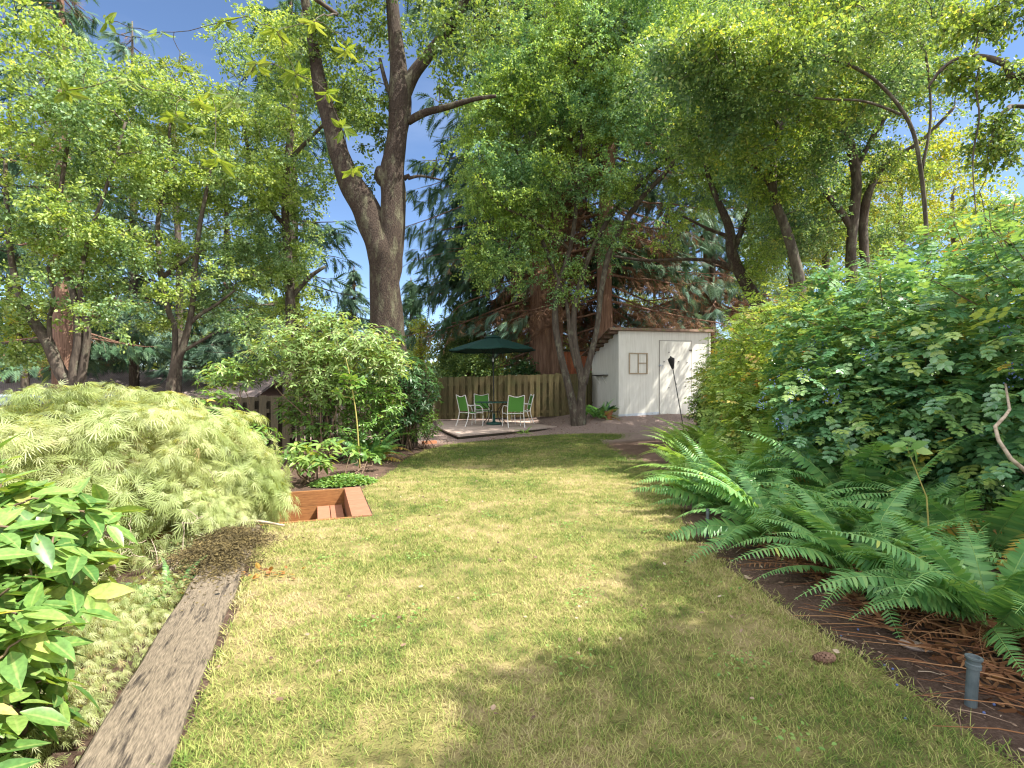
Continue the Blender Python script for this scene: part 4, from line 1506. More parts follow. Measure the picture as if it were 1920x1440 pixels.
MB().box((-14.0, 13.6, -.5), (6.5, 4.6, 2.9)).build('wall', 'plaster', gr)
MB().box((-14.0, 13.6, 1.02), (7.0, 5.0, .12)).build('roof', 'blue_roof', gr)
MB().box((-11.5, 11.27, -.8), (1.0, .05, 2.0)).build('door', 'fence_dark', gr)

# ------------------------------------------------------------------ trees
def tree(name, label, base, limbs, blobs, ncl, per, lsize, crad, leaf, bark='bark_grey', keep=.35, group=None, cat='tree', sprays=10, tmpl=LEAF,
         droop=.05, flat=.55, r0=.05, sides=12, twig=False, shell=.4, wob=.08, kr=.014, skip=1.0, jit=.7, up=1.0, extra=None, fine=2.6, lk=.8, gap=-.15, gapf=1.25):
    t = thing(name, base, label, cat, group)
    mb = MB()
    sk = Skel(mb)
    for l in limbs:
        sk.limb(l, sides=sides, wob=wob)
    # many small loose clusters of small leaves
    ncl, per, keep, crad, lsize, sprays = int(ncl * fine), int(per * .62), keep * .55, crad * .8, lsize * lk, 6
    C = blob_points(blobs, ncl, shell)
    ph = rng.random(6) * 6.28
    f1 = gapf / (.5 * crad + .3)
    g_ = (np.sin(C[:, 0] * f1 + ph[0] + 1.3 * np.sin(C[:, 2] * f1 * .7 + ph[1])) + np.sin(C[:, 2] * f1 * 1.3 + ph[2] + 1.2 * np.sin(C[:, 1] * f1 * .8 + ph[3]))
          + np.sin(C[:, 1] * f1 * 1.1 + ph[4] + np.sin(C[:, 0] * f1 * .6 + ph[5])))
    C = C[g_ + rng.normal(size=len(C)) * .45 > gap]
    C = spread(C, keep)
    sk.reach(C, r0=r0, kr=kr, skip=skip)
    cm = MB()
    leaves_at(cm, C, per, lsize, crad, tmpl=tmpl, sprays=sprays, flat=flat, droop=droop, twigs=mb if twig else None, jit=jit, up=up)
    if extra: extra(mb)
    mb.build('trunk', bark, t, smooth=True)
    cm.build('crown', leaf, t)
    return t


def zb(px, Y, z=None):
    x = (px - 960) / F * Y
    return (x, Y, float(gz(x, Y)) if z is None else z)


def down(x, y, r, z=None):
    zz = float(gz(x, y)) - .25 if z is None else z
    return (x, y, zz, r)


# the forked cherry
Y = 12.0


def cherry_extra(mb):
    # bark plates, scars and the old pruning knob
    c = P(716, 326, Y)
    mb.tube([P(735, 352, Y), P(720, 334, Y), P(713, 322, Y), P(710, 314, Y)], [.16, .2, .17, .08], 12, wob=.15)
    mb.tube([P(757, 335, Y), P(768, 328, Y)], [.07, .04], 8, wob=.2)


x0 = P(738, 720, Y)[0]
tree('forked_tree', 'big forked tree with lichen mottled dark trunk standing against the open blue sky', (x0, Y, float(gz(x0, Y))),
     [[down(x0 + .02, Y, .52)] + pl((738, 715, Y, 38), (730, 660, Y, 32), (724, 600, Y, 30), (722, 520, Y, 28), (722, 475, Y, 32), (724, 445, Y, 24), (726, 425, Y, 8)),
      pl((720, 580, Y, 14), (719, 520, Y, 22), (715, 480, Y, 26), (706, 440, Y, 27), (688, 395, Y, 25), (658, 345, Y, 23), (637, 290, Y, 19), (622, 235, Y, 16), (600, 160, Y, 13), (585, 70, Y, 10), (560, -60, Y - .4, 7)),
      pl((724, 580, Y, 14), (727, 520, Y, 22), (731, 480, Y, 25), (736, 430, Y, 24), (737, 370, Y, 22), (736, 320, Y, 22), (744, 260, Y, 19), (750, 190, Y, 21), (748, 140, Y, 16), (742, 80, Y, 14), (735, 0, Y, 12), (728, -120, Y, 8)),
      pl((752, 185, Y, 14), (775, 140, Y, 12), (810, 95, Y, 11), (850, 40, Y - .2, 9), (900, -60, Y - .5, 6)),
      pl((765, 228, Y, 7), (795, 212, Y - .1, 7), (840, 200, Y - .3, 6), (890, 186, Y - .5, 4), (930, 180, Y - .6, 3)),
      pl((765, 335, Y, 3), (790, 330, Y, 2.5), (830, 338, Y, 1.5)),
      pl((742, 195, Y, 5), (725, 160, Y, 4), (712, 110, Y, 3))],
     [bp(690, 170, Y, 60, 70, 1.2), bp(845, 120, Y, 60, 55, 1.4), bp(815, 270, Y, 35, 40, .6), bp(690, 250, Y, 40, 45, .7), bp(900, 60, Y, 80, 70, 1.3),
      bp(600, 60, Y, 90, 60, 1.5), bp(740, 0, Y, 110, 60, 1.5), bp(700, 320, Y, 22, 24, .4)],
     120, 130, .095, .42, 'leaf_cherry', bark='bark_main', keep=.32, sides=22, wob=.10, extra=cherry_extra, cat='tree', twig=False)

# twin-trunked small-leaved tree between patio and shed
Y = 16.3
bx, by, bz = zb(1083, Y)
tree('multi_trunk_tree', 'slender tree with lichen spotted forking trunks between the patio and the white shed', (bx, by, bz),
     [[down(bx - .03, Y, .22)] + pls((1081, 793, Y, 15), (1072, 750, Y, 11), (1060, 700, Y, 10), (1048, 650, Y, 8.5), (1041, 600, Y, 8), (1046, 540, Y, 7), (1070, 460, Y, 6), (1082, 370, Y, 5), (1090, 250, Y, 4), (1085, 120, Y, 3)),
      [down(bx + .06, Y, .22)] + pls((1088, 793, Y, 15), (1090, 745, Y, 11), (1092, 715, Y, 11), (1082, 670, Y, 9), (1076, 620, Y, 8), (1080, 560, Y, 7), (1105, 480, Y, 6), (1145, 405, Y, 6), (1190, 355, Y, 5), (1270, 280, Y - .5, 4)),
      pls((1094, 720, Y, 10), (1108, 665, Y, 8), (1120, 610, Y, 7), (1128, 540, Y, 7), (1150, 455, Y, 7), (1200, 375, Y - .4, 7), (1255, 315, Y - .8, 6), (1330, 205, Y - 1.2, 5), (1370, 110, Y - 1.5, 4)),
      pls((1082, 690, Y, 7), (1070, 640, Y, 6), (1060, 560, Y, 5), (1020, 460, Y, 5), (980, 350, Y, 4), (960, 220, Y, 3)),
      pls((1070, 470, Y, 4), (1010, 420, Y - .5, 4), (930, 380, Y - 1, 3), (900, 330, Y - 1, 2))],
     [bp(925, 290, Y, 70, 170, 2), bp(985, 170, Y, 100, 110, 2.2), bp(1085, 160, Y, 120, 120, 2.4), bp(1150, 320, Y - .5, 90, 70, 1.6), bp(1230, 190, Y - .6, 120, 120, 2.4),
      bp(1345, 130, Y - 1.5, 100, 110, 2.2), bp(1310, 350, Y - 1, 65, 60, 1.2), bp(905, 490, Y, 38, 55, 1.0), bp(1000, 420, Y, 80, 65, 1.4), bp(1400, 250, Y - 1.5, 70, 90, 1.6),
      bp(1100, 20, Y, 260, 80, 2.2), bp(1300, 20, Y - 1, 200, 80, 2), bp(1065, 520, Y, 35, 60, .7),
      bp(905, 400, Y - .5, 50, 110, 1.4), bp(960, 500, Y - .4, 60, 50, 1.0), bp(1150, 450, Y, 60, 60, .9), bp(1240, 430, Y, 50, 45, .9), bp(985, 330, Y - .6, 80, 90, 1.4), bp(930, 150, Y - .4, 60, 100, 1.5)],
     860, 230, .085, .62, 'leaf_olive', keep=.42, r0=.06, sides=12, droop=.15, gap=-1.1)


def conifer(name, label, trunks, zlo, zhi, Llo, Lhi, nb, needles, tmpl=SPRAY, ssz=.42, group=None, azr=None, dead_z=0, droop=.35, bark='bark_cedar', tw_step=.24,
            dead_mat='needle_brown', green_from=.25, density=1.0, cat='tree', hang=.5, uplift=.25, zpow=1.0, thin=1.0):
    b = trunks[0][0]
    t = thing(name, (b[0], b[1], b[2]), label, cat, group)
    mb = MB(); sk = Skel(mb)
    for tr in trunks: sk.limb(tr, sides=14, wob=.06)
    path = sk.P[0]
    SP, SDir, SN, DP, DDr = [], [], [], [], []
    for k in range(nb):
        z = zlo + (zhi - zlo) * rng.random() ** zpow
        i = int(np.argmin(np.abs(path[:, 2] - z)))
        p0 = path[i].copy(); p0[2] = z
        f = (z - zlo) / (zhi - zlo)
        L = (Llo + (Lhi - Llo) * f) * (.75 + .4 * rng.random())
        az = rng.random() * 2 * math.pi if azr is None or (z > azr[2]) else azr[0] + rng.random() * (azr[1] - azr[0])
        h = np.array([math.cos(az), math.sin(az), 0])
        tt = np.linspace(0, 1, 8)[:, None]
        pts = p0 + h * L * tt + np.array([0, 0, 1]) * (-droop * L * tt + uplift * L * tt ** 2.5)
        pts[1:] += np.cumsum(rng.normal(size=(7, 3)) * .022 * L, 0) * tt[1:]
        mb.tube(pts, np.linspace(.016 + .011 * L, .006, 8) * thin, 5, cap=False)
        ns_ = max(3, int(L * .85 / tw_step * density))
        side = np.array([-h[1], h[0], 0])
        isdead = z < dead_z
        for q in range(ns_):
            u_ = .12 + .88 * (q + rng.random()) / ns_
            j = min(6, int(u_ * 7)); fr = u_ * 7 - j
            c = pts[j] * (1 - fr) + pts[j + 1] * fr
            for sg in (1, -1):
                tl = (.25 + .75 * math.sin(math.pi * min(1, u_ * .8 + .15))) * (.28 + .11 * L) * (.6 + .8 * rng.random())
                d = unit(side * sg + h * .75 + np.array([0, 0, -hang * (.6 + .8 * rng.random())]))
                e = c + d * tl + np.array([0, 0, -hang * .35 * tl])
                green = u_ > green_from + (.35 * rng.random() if isdead else 0) and not (isdead and rng.random() < .45)
                if tl > .45 or isdead:
                    mb.tube([c, (c + e) / 2 + np.array([0, 0, .04 * tl]), e], [.007, .005, .003], 3, cap=False)
                m_ = max(2, int(tl / .17))
                for w in range(m_):
                    pos = c + (e - c) * (w + .6) / m_
                    dd = d + rng.normal(size=3) * .35 + np.array([0, 0, -hang * .5])
                    (SP if green else DP).append(pos); (SDir if green else DDr).append(dd)
        if not isdead or True:
            for w in range(3):
                SP.append(pts[-1] - h * .12 * w); SDir.append(h + rng.normal(size=3) * .3 + np.array([0, 0, -.3]))
    mb.build('trunk', bark, t, smooth=True)
    if SP:
        SP, SDir = np.array(SP), np.array(SDir)
        MB().stamp(tmpl, SP, SDir, np.array([0, 0, 1.0]) + rng.normal(size=SP.shape) * .35, ssz * (.7 + .6 * rng.random(len(SP)))).build('crown', needles, t)
    if len(DP) > 5:
        DP, DDr = np.array(DP), np.array(DDr)
        k = rng.random(len(DP)) < .95
        DP, DDr = DP[k], DDr[k]
        MB().stamp(TUFT, DP, DDr, np.array([0, 0, 1.0]) + rng.normal(size=DP.shape) * .5, ssz * .8 * (.6 + .6 * rng.random(len(DP)))).build('dead_twigs', dead_mat, t)
    return t


# cedars behind the fence
Y = 21.5
conifer('cedar', 'massive reddish twin trunk cedar behind the patio fence, dark drooping foliage left of it',
        [[down(1.3, Y, .62, -.2)] + pl((1019, 700, Y, 26), (1017, 600, Y, 24), (1015, 480, Y, 22), (1013, 350, Y, 18), (1012, 100, Y, 14), (1010, -180, Y, 5)),
         [down(1.85, Y - .4, .28, -.2)] + pl((1043, 700, Y - .4, 12), (1045, 600, Y - .4, 11), (1044, 480, Y - .4, 10), (1040, 300, Y - .4, 8), (1036, 60, Y - .4, 4))],
        2.6, 20, 5.0, 4.9, 240, 'needle_dark', thin=.8, dead_z=5.8, ssz=.55, droop=.42, uplift=.1, hang=.8, tw_step=.3, green_from=.38, azr=(-.3, 3.44, 12))
Y = 20.2
conifer('cedar', 'slimmer cedar rising directly behind the left end of the white shed',
        [[down(P(1135, 0, Y)[0], Y, .34, -.1)] + pl((1135, 690, Y, 16), (1134, 600, Y, 15), (1133, 500, Y, 14), (1138, 350, Y, 12), (1148, 200, Y, 10), (1160, -100, Y, 5))],
        3.6, 17, 5.6, 3.6, 125, 'needle_blue', thin=.7, dead_z=8.2, ssz=.5, droop=.22, uplift=.05, hang=.7, tw_step=.26, azr=(-.6, 3.4, 11), green_from=.45)
Y = 24.0
conifer('cedar', 'dark conifer with hanging branches behind the shed roof',
        [[down(P(1330, 0, Y)[0], Y, .3, -.1)] + pl((1330, 690, Y, 12), (1330, 500, Y, 11), (1332, 300, Y, 9), (1334, 60, Y, 6), (1335, -100, Y, 3))],
        2.0, 17, 4.6, 3.0, 130, 'needle_blue', dead_z=6.0, ssz=.55, droop=.4, uplift=.2, hang=.8, tw_step=.3)
# evergreens left of the fork, going back
for (px, Y, top, L, nb, mat, lb) in (
        (118, 18.5, -80, 3.4, 95, 'needle_dark', 'tall conifer with a thick pale brown trunk behind the left maple'),
        (250, 25.0, 40, 4.2, 120, 'needle_blue', 'blue green spruce with drooping boughs between the two left maples'),
        (425, 27.0, 150, 4.0, 110, 'needle_blue', 'blue green spruce right of the second left maple'),
        (548, 19.5, -60, 2.6, 90, 'needle_dark', 'dark conifer trunk rising left of the forked tree'),
        (665, 33.0, 498, 2.9, 80, 'needle_blue', 'small distant spruce just left of the forked trunk'),
        (772, 34.0, 520, 2.4, 70, 'needle_dark', 'small distant fir just right of the forked trunk'),
        (20, 26.0, 120, 4.0, 90, 'needle_blue', 'evergreen at the far left edge behind the maple')):
    x = (px - 960) / F * Y
    zt = CAMZ - (top - 720) / F * Y
    r = {118: .34, 548: .26}.get(px, .22)
    conifer('spruce' if mat == 'needle_blue' else 'fir', lb,
            [[(x, Y, -2.4, r * 1.15), (x + .05, Y, 1.0, r), (x, Y, zt * .5, r * .7), (x - .05, Y, zt, .03)]],
            2.6 if px not in (665, 772) else -.5, zt - .15, L, .05 if zt < 16 else .9, nb if Y < 30 else nb * 3, mat, ssz=.5 if Y < 30 else .4, droop=.3, uplift=.12, hang=.55, tw_step=.3,
            bark='bark_cedar' if px == 118 else 'bark_grey', green_from=.2 if px != 118 else .3, zpow=1.1)

# trees rising behind the right hedge
Y = 14.5
tree('leaning_tree', 'dark leaning tree right of the shed roof, trunk slanting up to the left', zb(1440, Y),
     [[down(P(1440, 0, Y)[0] + .2, Y, .2)] + pl((1440, 620, Y, 13), (1415, 560, Y, 12), (1392, 520, Y, 11), (1373, 478, Y, 10), (1368, 430, Y, 8), (1350, 385, Y, 6), (1325, 320, Y, 4), (1320, 240, Y, 3)),
      pl((1385, 508, Y, 7), (1340, 490, Y, 4), (1290, 486, Y, 3), (1210, 488, Y - .2, 2.5), (1150, 480, Y - .3, 2)),
      pl((1375, 470, Y, 6), (1395, 420, Y, 5), (1420, 350, Y, 4), (1430, 260, Y, 3)),
      pl((1372, 445, Y, 4), (1330, 430, Y, 3), (1280, 405, Y, 2))],
     [bp(1385, 330, Y, 60, 55, 1.3), bp(1440, 430, Y, 42, 70, 1.2), bp(1345, 250, Y, 70, 60, 1.4), bp(1430, 520, Y, 35, 45, .9)],
     190, 190, .08, .5, 'leaf_olive', bark='bark_main', keep=.34, twig=False)
Y = 11.6
tree('hedge_tree', 'spindly grey barked tree with a wavy trunk behind the middle of the right hedge', zb(1505, Y),
     [[down(P(1505, 0, Y)[0], Y, .15)] + pl((1502, 560, Y, 10), (1488, 480, Y, 9), (1470, 420, Y, 8), (1451, 370, Y, 8), (1450, 300, Y, 7), (1464, 230, Y, 8), (1494, 160, Y, 9), (1510, 112, Y, 8), (1535, 50, Y, 6), (1550, -60, Y, 4)),
      pl((1496, 160, Y, 6), (1478, 115, Y, 5), (1462, 70, Y, 4), (1440, 0, Y, 3)),
      pl((1455, 370, Y, 4), (1430, 330, Y, 3), (1400, 300, Y - .3, 2)),
      pl((1462, 240, Y, 4), (1430, 200, Y - .5, 3), (1380, 180, Y - .8, 2))],
     [bp(1430, 190, Y, 100, 95, 2.0), bp(1490, 330, Y, 60, 70, 1.5), bp(1500, 80, Y, 110, 70, 1.9), bp(1395, 60, Y, 110, 80, 1.9),
      bp(1430, 215, 9.4, 100, 80, 1.2), bp(1345, 225, 10.0, 85, 65, 1.2), bp(1440, 80, 9.6, 110, 80, 1.2), bp(1330, 130, 8.8, 90, 55, .9), bp(1250, 150, 9.4, 70, 60, .9), bp(1420, 130, 8.4, 80, 50, .8), bp(1290, 100, 8.2, 80, 50, .8), bp(1520, 100, 8.0, 90, 50, .8), bp(1500, 430, Y + .6, 60, 50, .9), bp(1420, 300, Y, 60, 70, 1.0)],  # lobes nearer than the trunk are added to shade the back lawn
     720, 200, .075, .5, 'leaf_right', keep=.36, droop=.1)
Y = 12.8
tree('hedge_tree', 'double trunked tree with crossing limbs behind the highest part of the right hedge', zb(1608, Y),
     [[down(P(1600, 0, Y)[0], Y, .16)] + pl((1598, 540, Y, 10), (1596, 470, Y, 9), (1601, 400, Y, 9), (1606, 340, Y, 8), (1597, 282, Y, 9), (1582, 240, Y, 8), (1577, 180, Y, 6), (1568, 100, Y, 5), (1560, -20, Y, 3)),
      [down(P(1622, 0, Y)[0], Y + .2, .14)] + pl((1624, 540, Y + .2, 8), (1620, 470, Y + .2, 8), (1619, 410, Y + .2, 8), (1626, 370, Y, 7), (1645, 330, Y, 5), (1670, 300, Y, 5), (1730, 262, Y - .3, 3.5), (1790, 200, Y - .6, 2.5)),
      pl((1598, 430, Y, 6), (1575, 395, Y, 6), (1540, 350, Y, 5), (1505, 300, Y, 5), (1497, 250, Y, 4), (1500, 180, Y, 3)),
      pl((1600, 330, Y, 4), (1640, 250, Y, 4), (1690, 170, Y, 3), (1720, 80, Y, 3))],
     [bp(1590, 190, Y, 120, 105, 2.2), bp(1700, 130, Y, 90, 80, 2.0), bp(1650, 350, Y, 60, 55, 1.5), bp(1560, 420, Y, 55, 50, 1.2), bp(1715, 260, Y, 60, 50, 1.4), bp(1620, 40, Y, 160, 70, 2.0),
      bp(1560, 210, 9.6, 100, 75, 1.2), bp(1640, 120, 9.8, 90, 80, 1.3), bp(1600, 30, 9.8, 120, 70, 1.2), bp(1520, 150, 8.6, 80, 55, .8), bp(1500, 40, 8.8, 110, 60, 1)],  # nearer lobes put in to throw shade on the lawn
     680, 200, .075, .5, 'leaf_right', keep=.36, droop=.1)
Y = 15.5
tree('hedge_tree', 'thin upright tree filling the gap left of the double trunked tree', zb(1545, Y),
     [[down(P(1545, 0, Y)[0], Y, .13)] + pl((1545, 560, Y, 6), (1550, 440, Y, 6), (1540, 340, Y, 5), (1545, 240, Y, 4), (1530, 100, Y, 3))],
     [bp(1530, 400, Y, 60, 75, 1.6), bp(1500, 260, Y, 70, 80, 1.6), bp(1560, 150, Y, 90, 80, 1.6), bp(1640, 440, Y, 70, 50, 1.5)],
     260, 190, .085, .55, 'leaf_right', keep=.4)

Y = 8.4  # extra tree, put in so that its crown shades the back lawn
tree('hedge_tree', 'slender tree added behind the high right hedge, its crown placed to shade the back of the lawn', zb(1742, Y),
     [[down(P(1742, 0, Y)[0], Y, .09)] + pls((1742, 560, Y, 6), (1738, 450, Y, 5), (1728, 330, Y, 5), (1705, 230, Y, 5), (1640, 150, Y, 4), (1560, 110, Y, 4), (1460, 90, Y, 3)),
      pls((1728, 320, Y, 4), (1745, 220, Y, 3), (1735, 100, Y, 3), (1700, 0, Y, 3)),
      pls((1690, 215, Y, 4), (1620, 190, Y, 3), (1540, 185, Y, 2.5), (1450, 170, Y, 2))],
     [bp(1420, 125, Y - .1, 105, 55, .8), bp(1550, 80, Y, 110, 60, .8), bp(1680, 50, Y, 110, 70, .9), bp(1330, 90, Y, 80, 55, .7)],
     230, 170, .052, .48, 'leaf_right', keep=.3, droop=.15, gap=.0)

# the off-frame tree at the right whose limbs hang into the upper right corner and shade the near lawn
tree('overhanging_tree', 'tree outside the right edge whose thin grey limbs hang in front of the blue sky', (8.6, 4.6, .1),
     [[(8.6, 4.6, -.2, .22), (8.5, 4.7, 1.5, .18), (8.3, 4.9, 3.2, .15), (8.1, 5.2, 4.6, .12), (7.6, 6.0, 5.6, .09)] + pl((1925, 142, 7, 7), (1885, 120, 7.1, 6), (1840, 106, 7.2, 4.5), (1800, 108, 7.3, 3), (1765, 130, 7.3, 3), (1740, 165, 7.3, 2)),
      [(8.2, 5.0, 3.8, .07), (8.0, 6.0, 4.4, .045)] + pl((1925, 200, 7.6, 4), (1890, 205, 7.6, 3.5), (1868, 228, 7.6, 2.5), (1850, 300, 7.6, 1.5)),
      pl((1842, 106, 7.2, 2), (1830, 160, 7.25, 1.6), (1836, 220, 7.2, 1.5), (1824, 300, 7.3, 1.3), (1830, 400, 7.2, .8)),
      [(8.4, 4.8, 2.6, .12), (7.9, 3.6, 4.4, .1), (6.8, 2.2, 5.6, .08), (5.4, 1.1, 6.0, .05), (4.2, .7, 6.0, .03)],
      [(8.1, 5.2, 4.6, .08), (8.0, 4.6, 6.2, .06), (7.4, 4.0, 7.2, .04)]],
     [(5.2, .9, 5.9, 1.3, .8, .6), (4.3, .35, 5.7, .9, .6, .5), (6.4, 2.3, 6.4, 1.1, 1.1, .7), (6.3, .6, 6.0, 1.0, .9, .5), (5.6, 1.5, 6.1, .9, .5, .4),
      bp(1890, 150, 7.3, 40, 30, .4), bp(1880, 260, 7.6, 40, 50, .4), bp(1800, 130, 7.3, 35, 20, .3), bp(1870, 360, 8.2, 35, 35, .4), bp(1850, 30, 7.3, 60, 30, .5)],
     560, 180, .072, .34, 'leaf_right', keep=.24, twig=True, droop=.2, sprays=8, gap=-1.2)

# thicket and sunlit trees further back on the right
for (px, Y, cy, w, h, dep, mat, ncl, lb) in (
        (1790, 24, 400, 110, 70, 2.5, 'leaf_yellow', 150, 'sunlit yellow green tree beyond the hedge at the right'),
        (1870, 27, 470, 90, 60, 3, 'leaf_yellow', 110, 'yellow green tree low at the right edge behind the hedge'),
        (1690, 22, 330, 90, 90, 2.5, 'leaf_yellow', 150, 'sunlit tree glowing between the hedge trunks'),
        (1590, 26, 450, 90, 90, 3, 'leaf_yellow', 130, 'bright green tree seen past the double trunk'),
        (1480, 25, 400, 90, 130, 3, 'leaf_far', 170, 'green tree filling the gap behind the leaning tree'),
        (1400, 28, 540, 130, 80, 3, 'leaf_far', 150, 'low pale green tree behind the shed roof'),
        (1230, 30, 570, 120, 70, 3, 'leaf_far', 130, 'pale green tree far behind the shed'),
        (40, 21, 620, 90, 75, 2, 'leaf_yellow', 120, 'golden green shrub like tree at the far left edge'),
        (200, 30, 650, 120, 60, 3, 'leaf_far', 120, 'pale tree behind the neighbouring roof at left'),
        (380, 33, 640, 100, 60, 3, 'leaf_far', 110, 'pale tree behind the neighbouring roof near the left conifers'),
        (790, 27, 650, 28, 62, 1.0, 'leaf_yellow', 60, 'small pale yellow green tree right of the forked trunk'),
        (590, 28, 640, 70, 60, 2, 'leaf_far', 90, 'green tree low between the left shrubs and the forked trunk'),
        (330, 22, 260, 120, 150, 2.5, 'leaf_far', 190, 'tall leafy tree behind the two left maples'),
        (120, 23, 330, 150, 200, 3, 'leaf_far', 220, 'tall leafy tree behind the far left maple'),
        (1330, 23, 150, 160, 120, 3, 'leaf_far', 200, 'tall pale green tree behind the twin trunk crown'),
        (1000, 26, 120, 130, 130, 3, 'leaf_olive', 160, 'tall olive tree behind the cedar trunks')):
    x = (px - 960) / F * Y
    c = P(px, cy, Y)
    tree('background_tree', lb, (x, Y, -1.0),
         [[(x, Y, -1.5, .17), (x + .15, Y, max(c[2] * .45, .4), .13), (x - .1, Y, c[2], .09), (x, Y, c[2] + h / F * Y * .7, .03)]],
         [bp(px, cy, Y, w, h, dep), bp(px - w * .4, cy + h * .35, Y, w * .6, h * .5, dep * .7), bp(px + w * .45, cy - h * .2, Y, w * .6, h * .6, dep * .7)],
         ncl, 120, .13, .7, mat, keep=.55, sides=8, r0=.05, cat='tree')

# far woods closing the view between the nearer trees
mb = MB()
n = 26000
th = np.radians(rng.random(n) * 116 - 58)
rr_ = 44 + rng.random(n) * 6
x = rr_ * np.sin(th); y = rr_ * np.cos(th)
top = 5.6 + 2.6 * np.sin(th * 11 + 1) + 1.6 * np.sin(th * 29) + 1.0 * np.sin(th * 61 + 2)
top = np.where(np.abs(th + .165) < .05, 3.4 + .6 * np.sin(th * 90), top)
z = -3 + (top + 3) * rng.random(n) ** .8
mb.stamp(LEAF, np.stack([x, y, z], -1), rand_dirs(n), rand_dirs(n, 1.4), .55 + .3 * rng.random(n))
tag(mb.build('distant_woods', 'leaf_far'), 'low green woods closing the view far behind the garden', 'woods', kind='stuff')

# maples on the left
Y = 11.0
gx0, gy0, gz0 = zb(140, Y)
tree('maple', 'many stemmed small maple nearest the left edge with mossy leaning stems', (gx0, gy0, gz0),
     [[(gx0 - .1, Y, gz0 - .2, .16)] + pl((136, 745, Y, 13), (112, 695, Y, 11), (88, 640, Y, 10), (55, 590, Y, 8), (30, 530, Y, 6), (15, 430, Y, 5), (10, 300, Y, 3)),
      [(gx0, Y, gz0 - .2, .15)] + pl((142, 745, Y, 11), (140, 690, Y, 9), (148, 640, Y, 8), (140, 560, Y, 6), (115, 480, Y, 5), (112, 380, Y, 4), (130, 250, Y, 3)),
      [(gx0 + .1, Y, gz0 - .2, .12)] + pl((150, 745, Y, 8), (156, 690, Y, 7), (164, 620, Y, 6), (150, 540, Y, 4), (165, 450, Y, 4), (200, 350, Y, 3), (235, 230, Y, 2)),
      pl((85, 640, Y, 5), (60, 640, Y, 3), (20, 645, Y, 2.5), (-20, 640, Y, 2)),
      pl((95, 650, Y, 4), (92, 600, Y, 3.5), (100, 560, Y, 3), (90, 500, Y, 3))],
     [bp(80, 240, Y, 120, 130, 1.8), bp(55, 440, Y, 90, 80, 1.4), bp(190, 410, Y, 90, 75, 1.4), bp(220, 220, Y, 100, 90, 1.6), bp(35, 590, Y, 45, 40, .8), bp(165, 560, Y, 50, 35, .8),
      bp(60, 90, Y, 140, 60, 1.6), bp(130, 480, Y, 60, 45, 1.0), bp(90, 540, Y, 120, 60, 1.2), bp(200, 580, Y - .3, 60, 45, .8), bp(30, 660, Y, 40, 35, .6)],
     470, 150, .085, .42, 'leaf_maple', keep=.3, droop=.08, flat=.35, bark='bark_grey', twig=False)
Y = 12.2
gx0, gy0, gz0 = zb(325, Y)
tree('maple', 'second small maple with bare forking grey limbs above the neighbouring roof', (gx0, gy0, gz0),
     [[(gx0, Y, gz0 - .2, .12)] + pl((322, 735, Y, 8), (328, 690, Y, 7), (345, 645, Y, 6.5), (356, 600, Y, 5.5), (362, 560, Y, 5), (366, 500, Y, 5), (375, 420, Y, 4), (400, 300, Y, 3)),
      [(gx0 - .05, Y, gz0 - .2, .1)] + pl((318, 735, Y, 7), (325, 680, Y, 5), (328, 620, Y, 5), (312, 570, Y, 5), (300, 500, Y, 5), (296, 420, Y, 4), (310, 330, Y, 3), (320, 220, Y, 2)),
      pl((352, 610, Y, 4), (375, 590, Y, 3.5), (400, 575, Y, 3), (440, 545, Y, 2)),
      pl((340, 660, Y, 3.5), (375, 640, Y, 3), (420, 615, Y, 2), (470, 590, Y, 1.5)),
      pl((305, 520, Y, 4), (330, 500, Y, 4), (352, 485, Y, 3.5), (385, 470, Y, 2.5))],
     [bp(330, 340, Y, 90, 85, 1.5), bp(400, 430, Y, 80, 60, 1.3), bp(290, 480, Y, 60, 50, 1.1), bp(440, 300, Y, 90, 100, 1.5), bp(440, 520, Y, 60, 40, 1.0), bp(350, 190, Y, 80, 60, 1.3), bp(360, 560, Y, 110, 40, 1.0), bp(270, 590, Y, 50, 30, .7), bp(450, 600, Y, 50, 30, .7)],
     400, 150, .08, .4, 'leaf_maple', keep=.3, droop=.08, flat=.4)
Y = 13.5
gx0, gy0, gz0 = zb(545, Y)
tree('maple', 'leafy maple with sunlit yellow green leaves beside the left limb of the forked tree', (gx0, gy0, gz0),
     [[(gx0, Y, gz0 - .2, .14)] + pl((540, 720, Y, 9), (545, 600, Y, 9), (540, 480, Y, 8), (535, 380, Y, 7), (545, 250, Y, 6), (560, 120, Y, 4), (570, 0, Y, 3)),
      pl((545, 560, Y, 5), (580, 520, Y, 4), (610, 500, Y, 2.5)),
      pl((540, 430, Y, 5), (500, 380, Y, 4), (470, 300, Y, 3), (450, 200, Y, 2)),
      pl((542, 300, Y, 4), (600, 240, Y - .5, 3), (650, 190, Y - .8, 2))],
     [bp(540, 420, Y, 70, 90, 1.5), bp(510, 250, Y, 90, 90, 1.6), bp(600, 290, Y - .3, 45, 60, 1.0), bp(620, 170, Y - .5, 80, 70, 1.4), bp(520, 110, Y, 110, 70, 1.6), bp(560, 540, Y, 60, 50, 1.1), bp(490, 560, Y, 50, 40, 1.0), bp(600, 380, Y - .2, 35, 50, .7), bp(510, 480, Y, 90, 50, 1.1)],
     380, 160, .08, .42, 'leaf_maple', keep=.3, droop=.1)

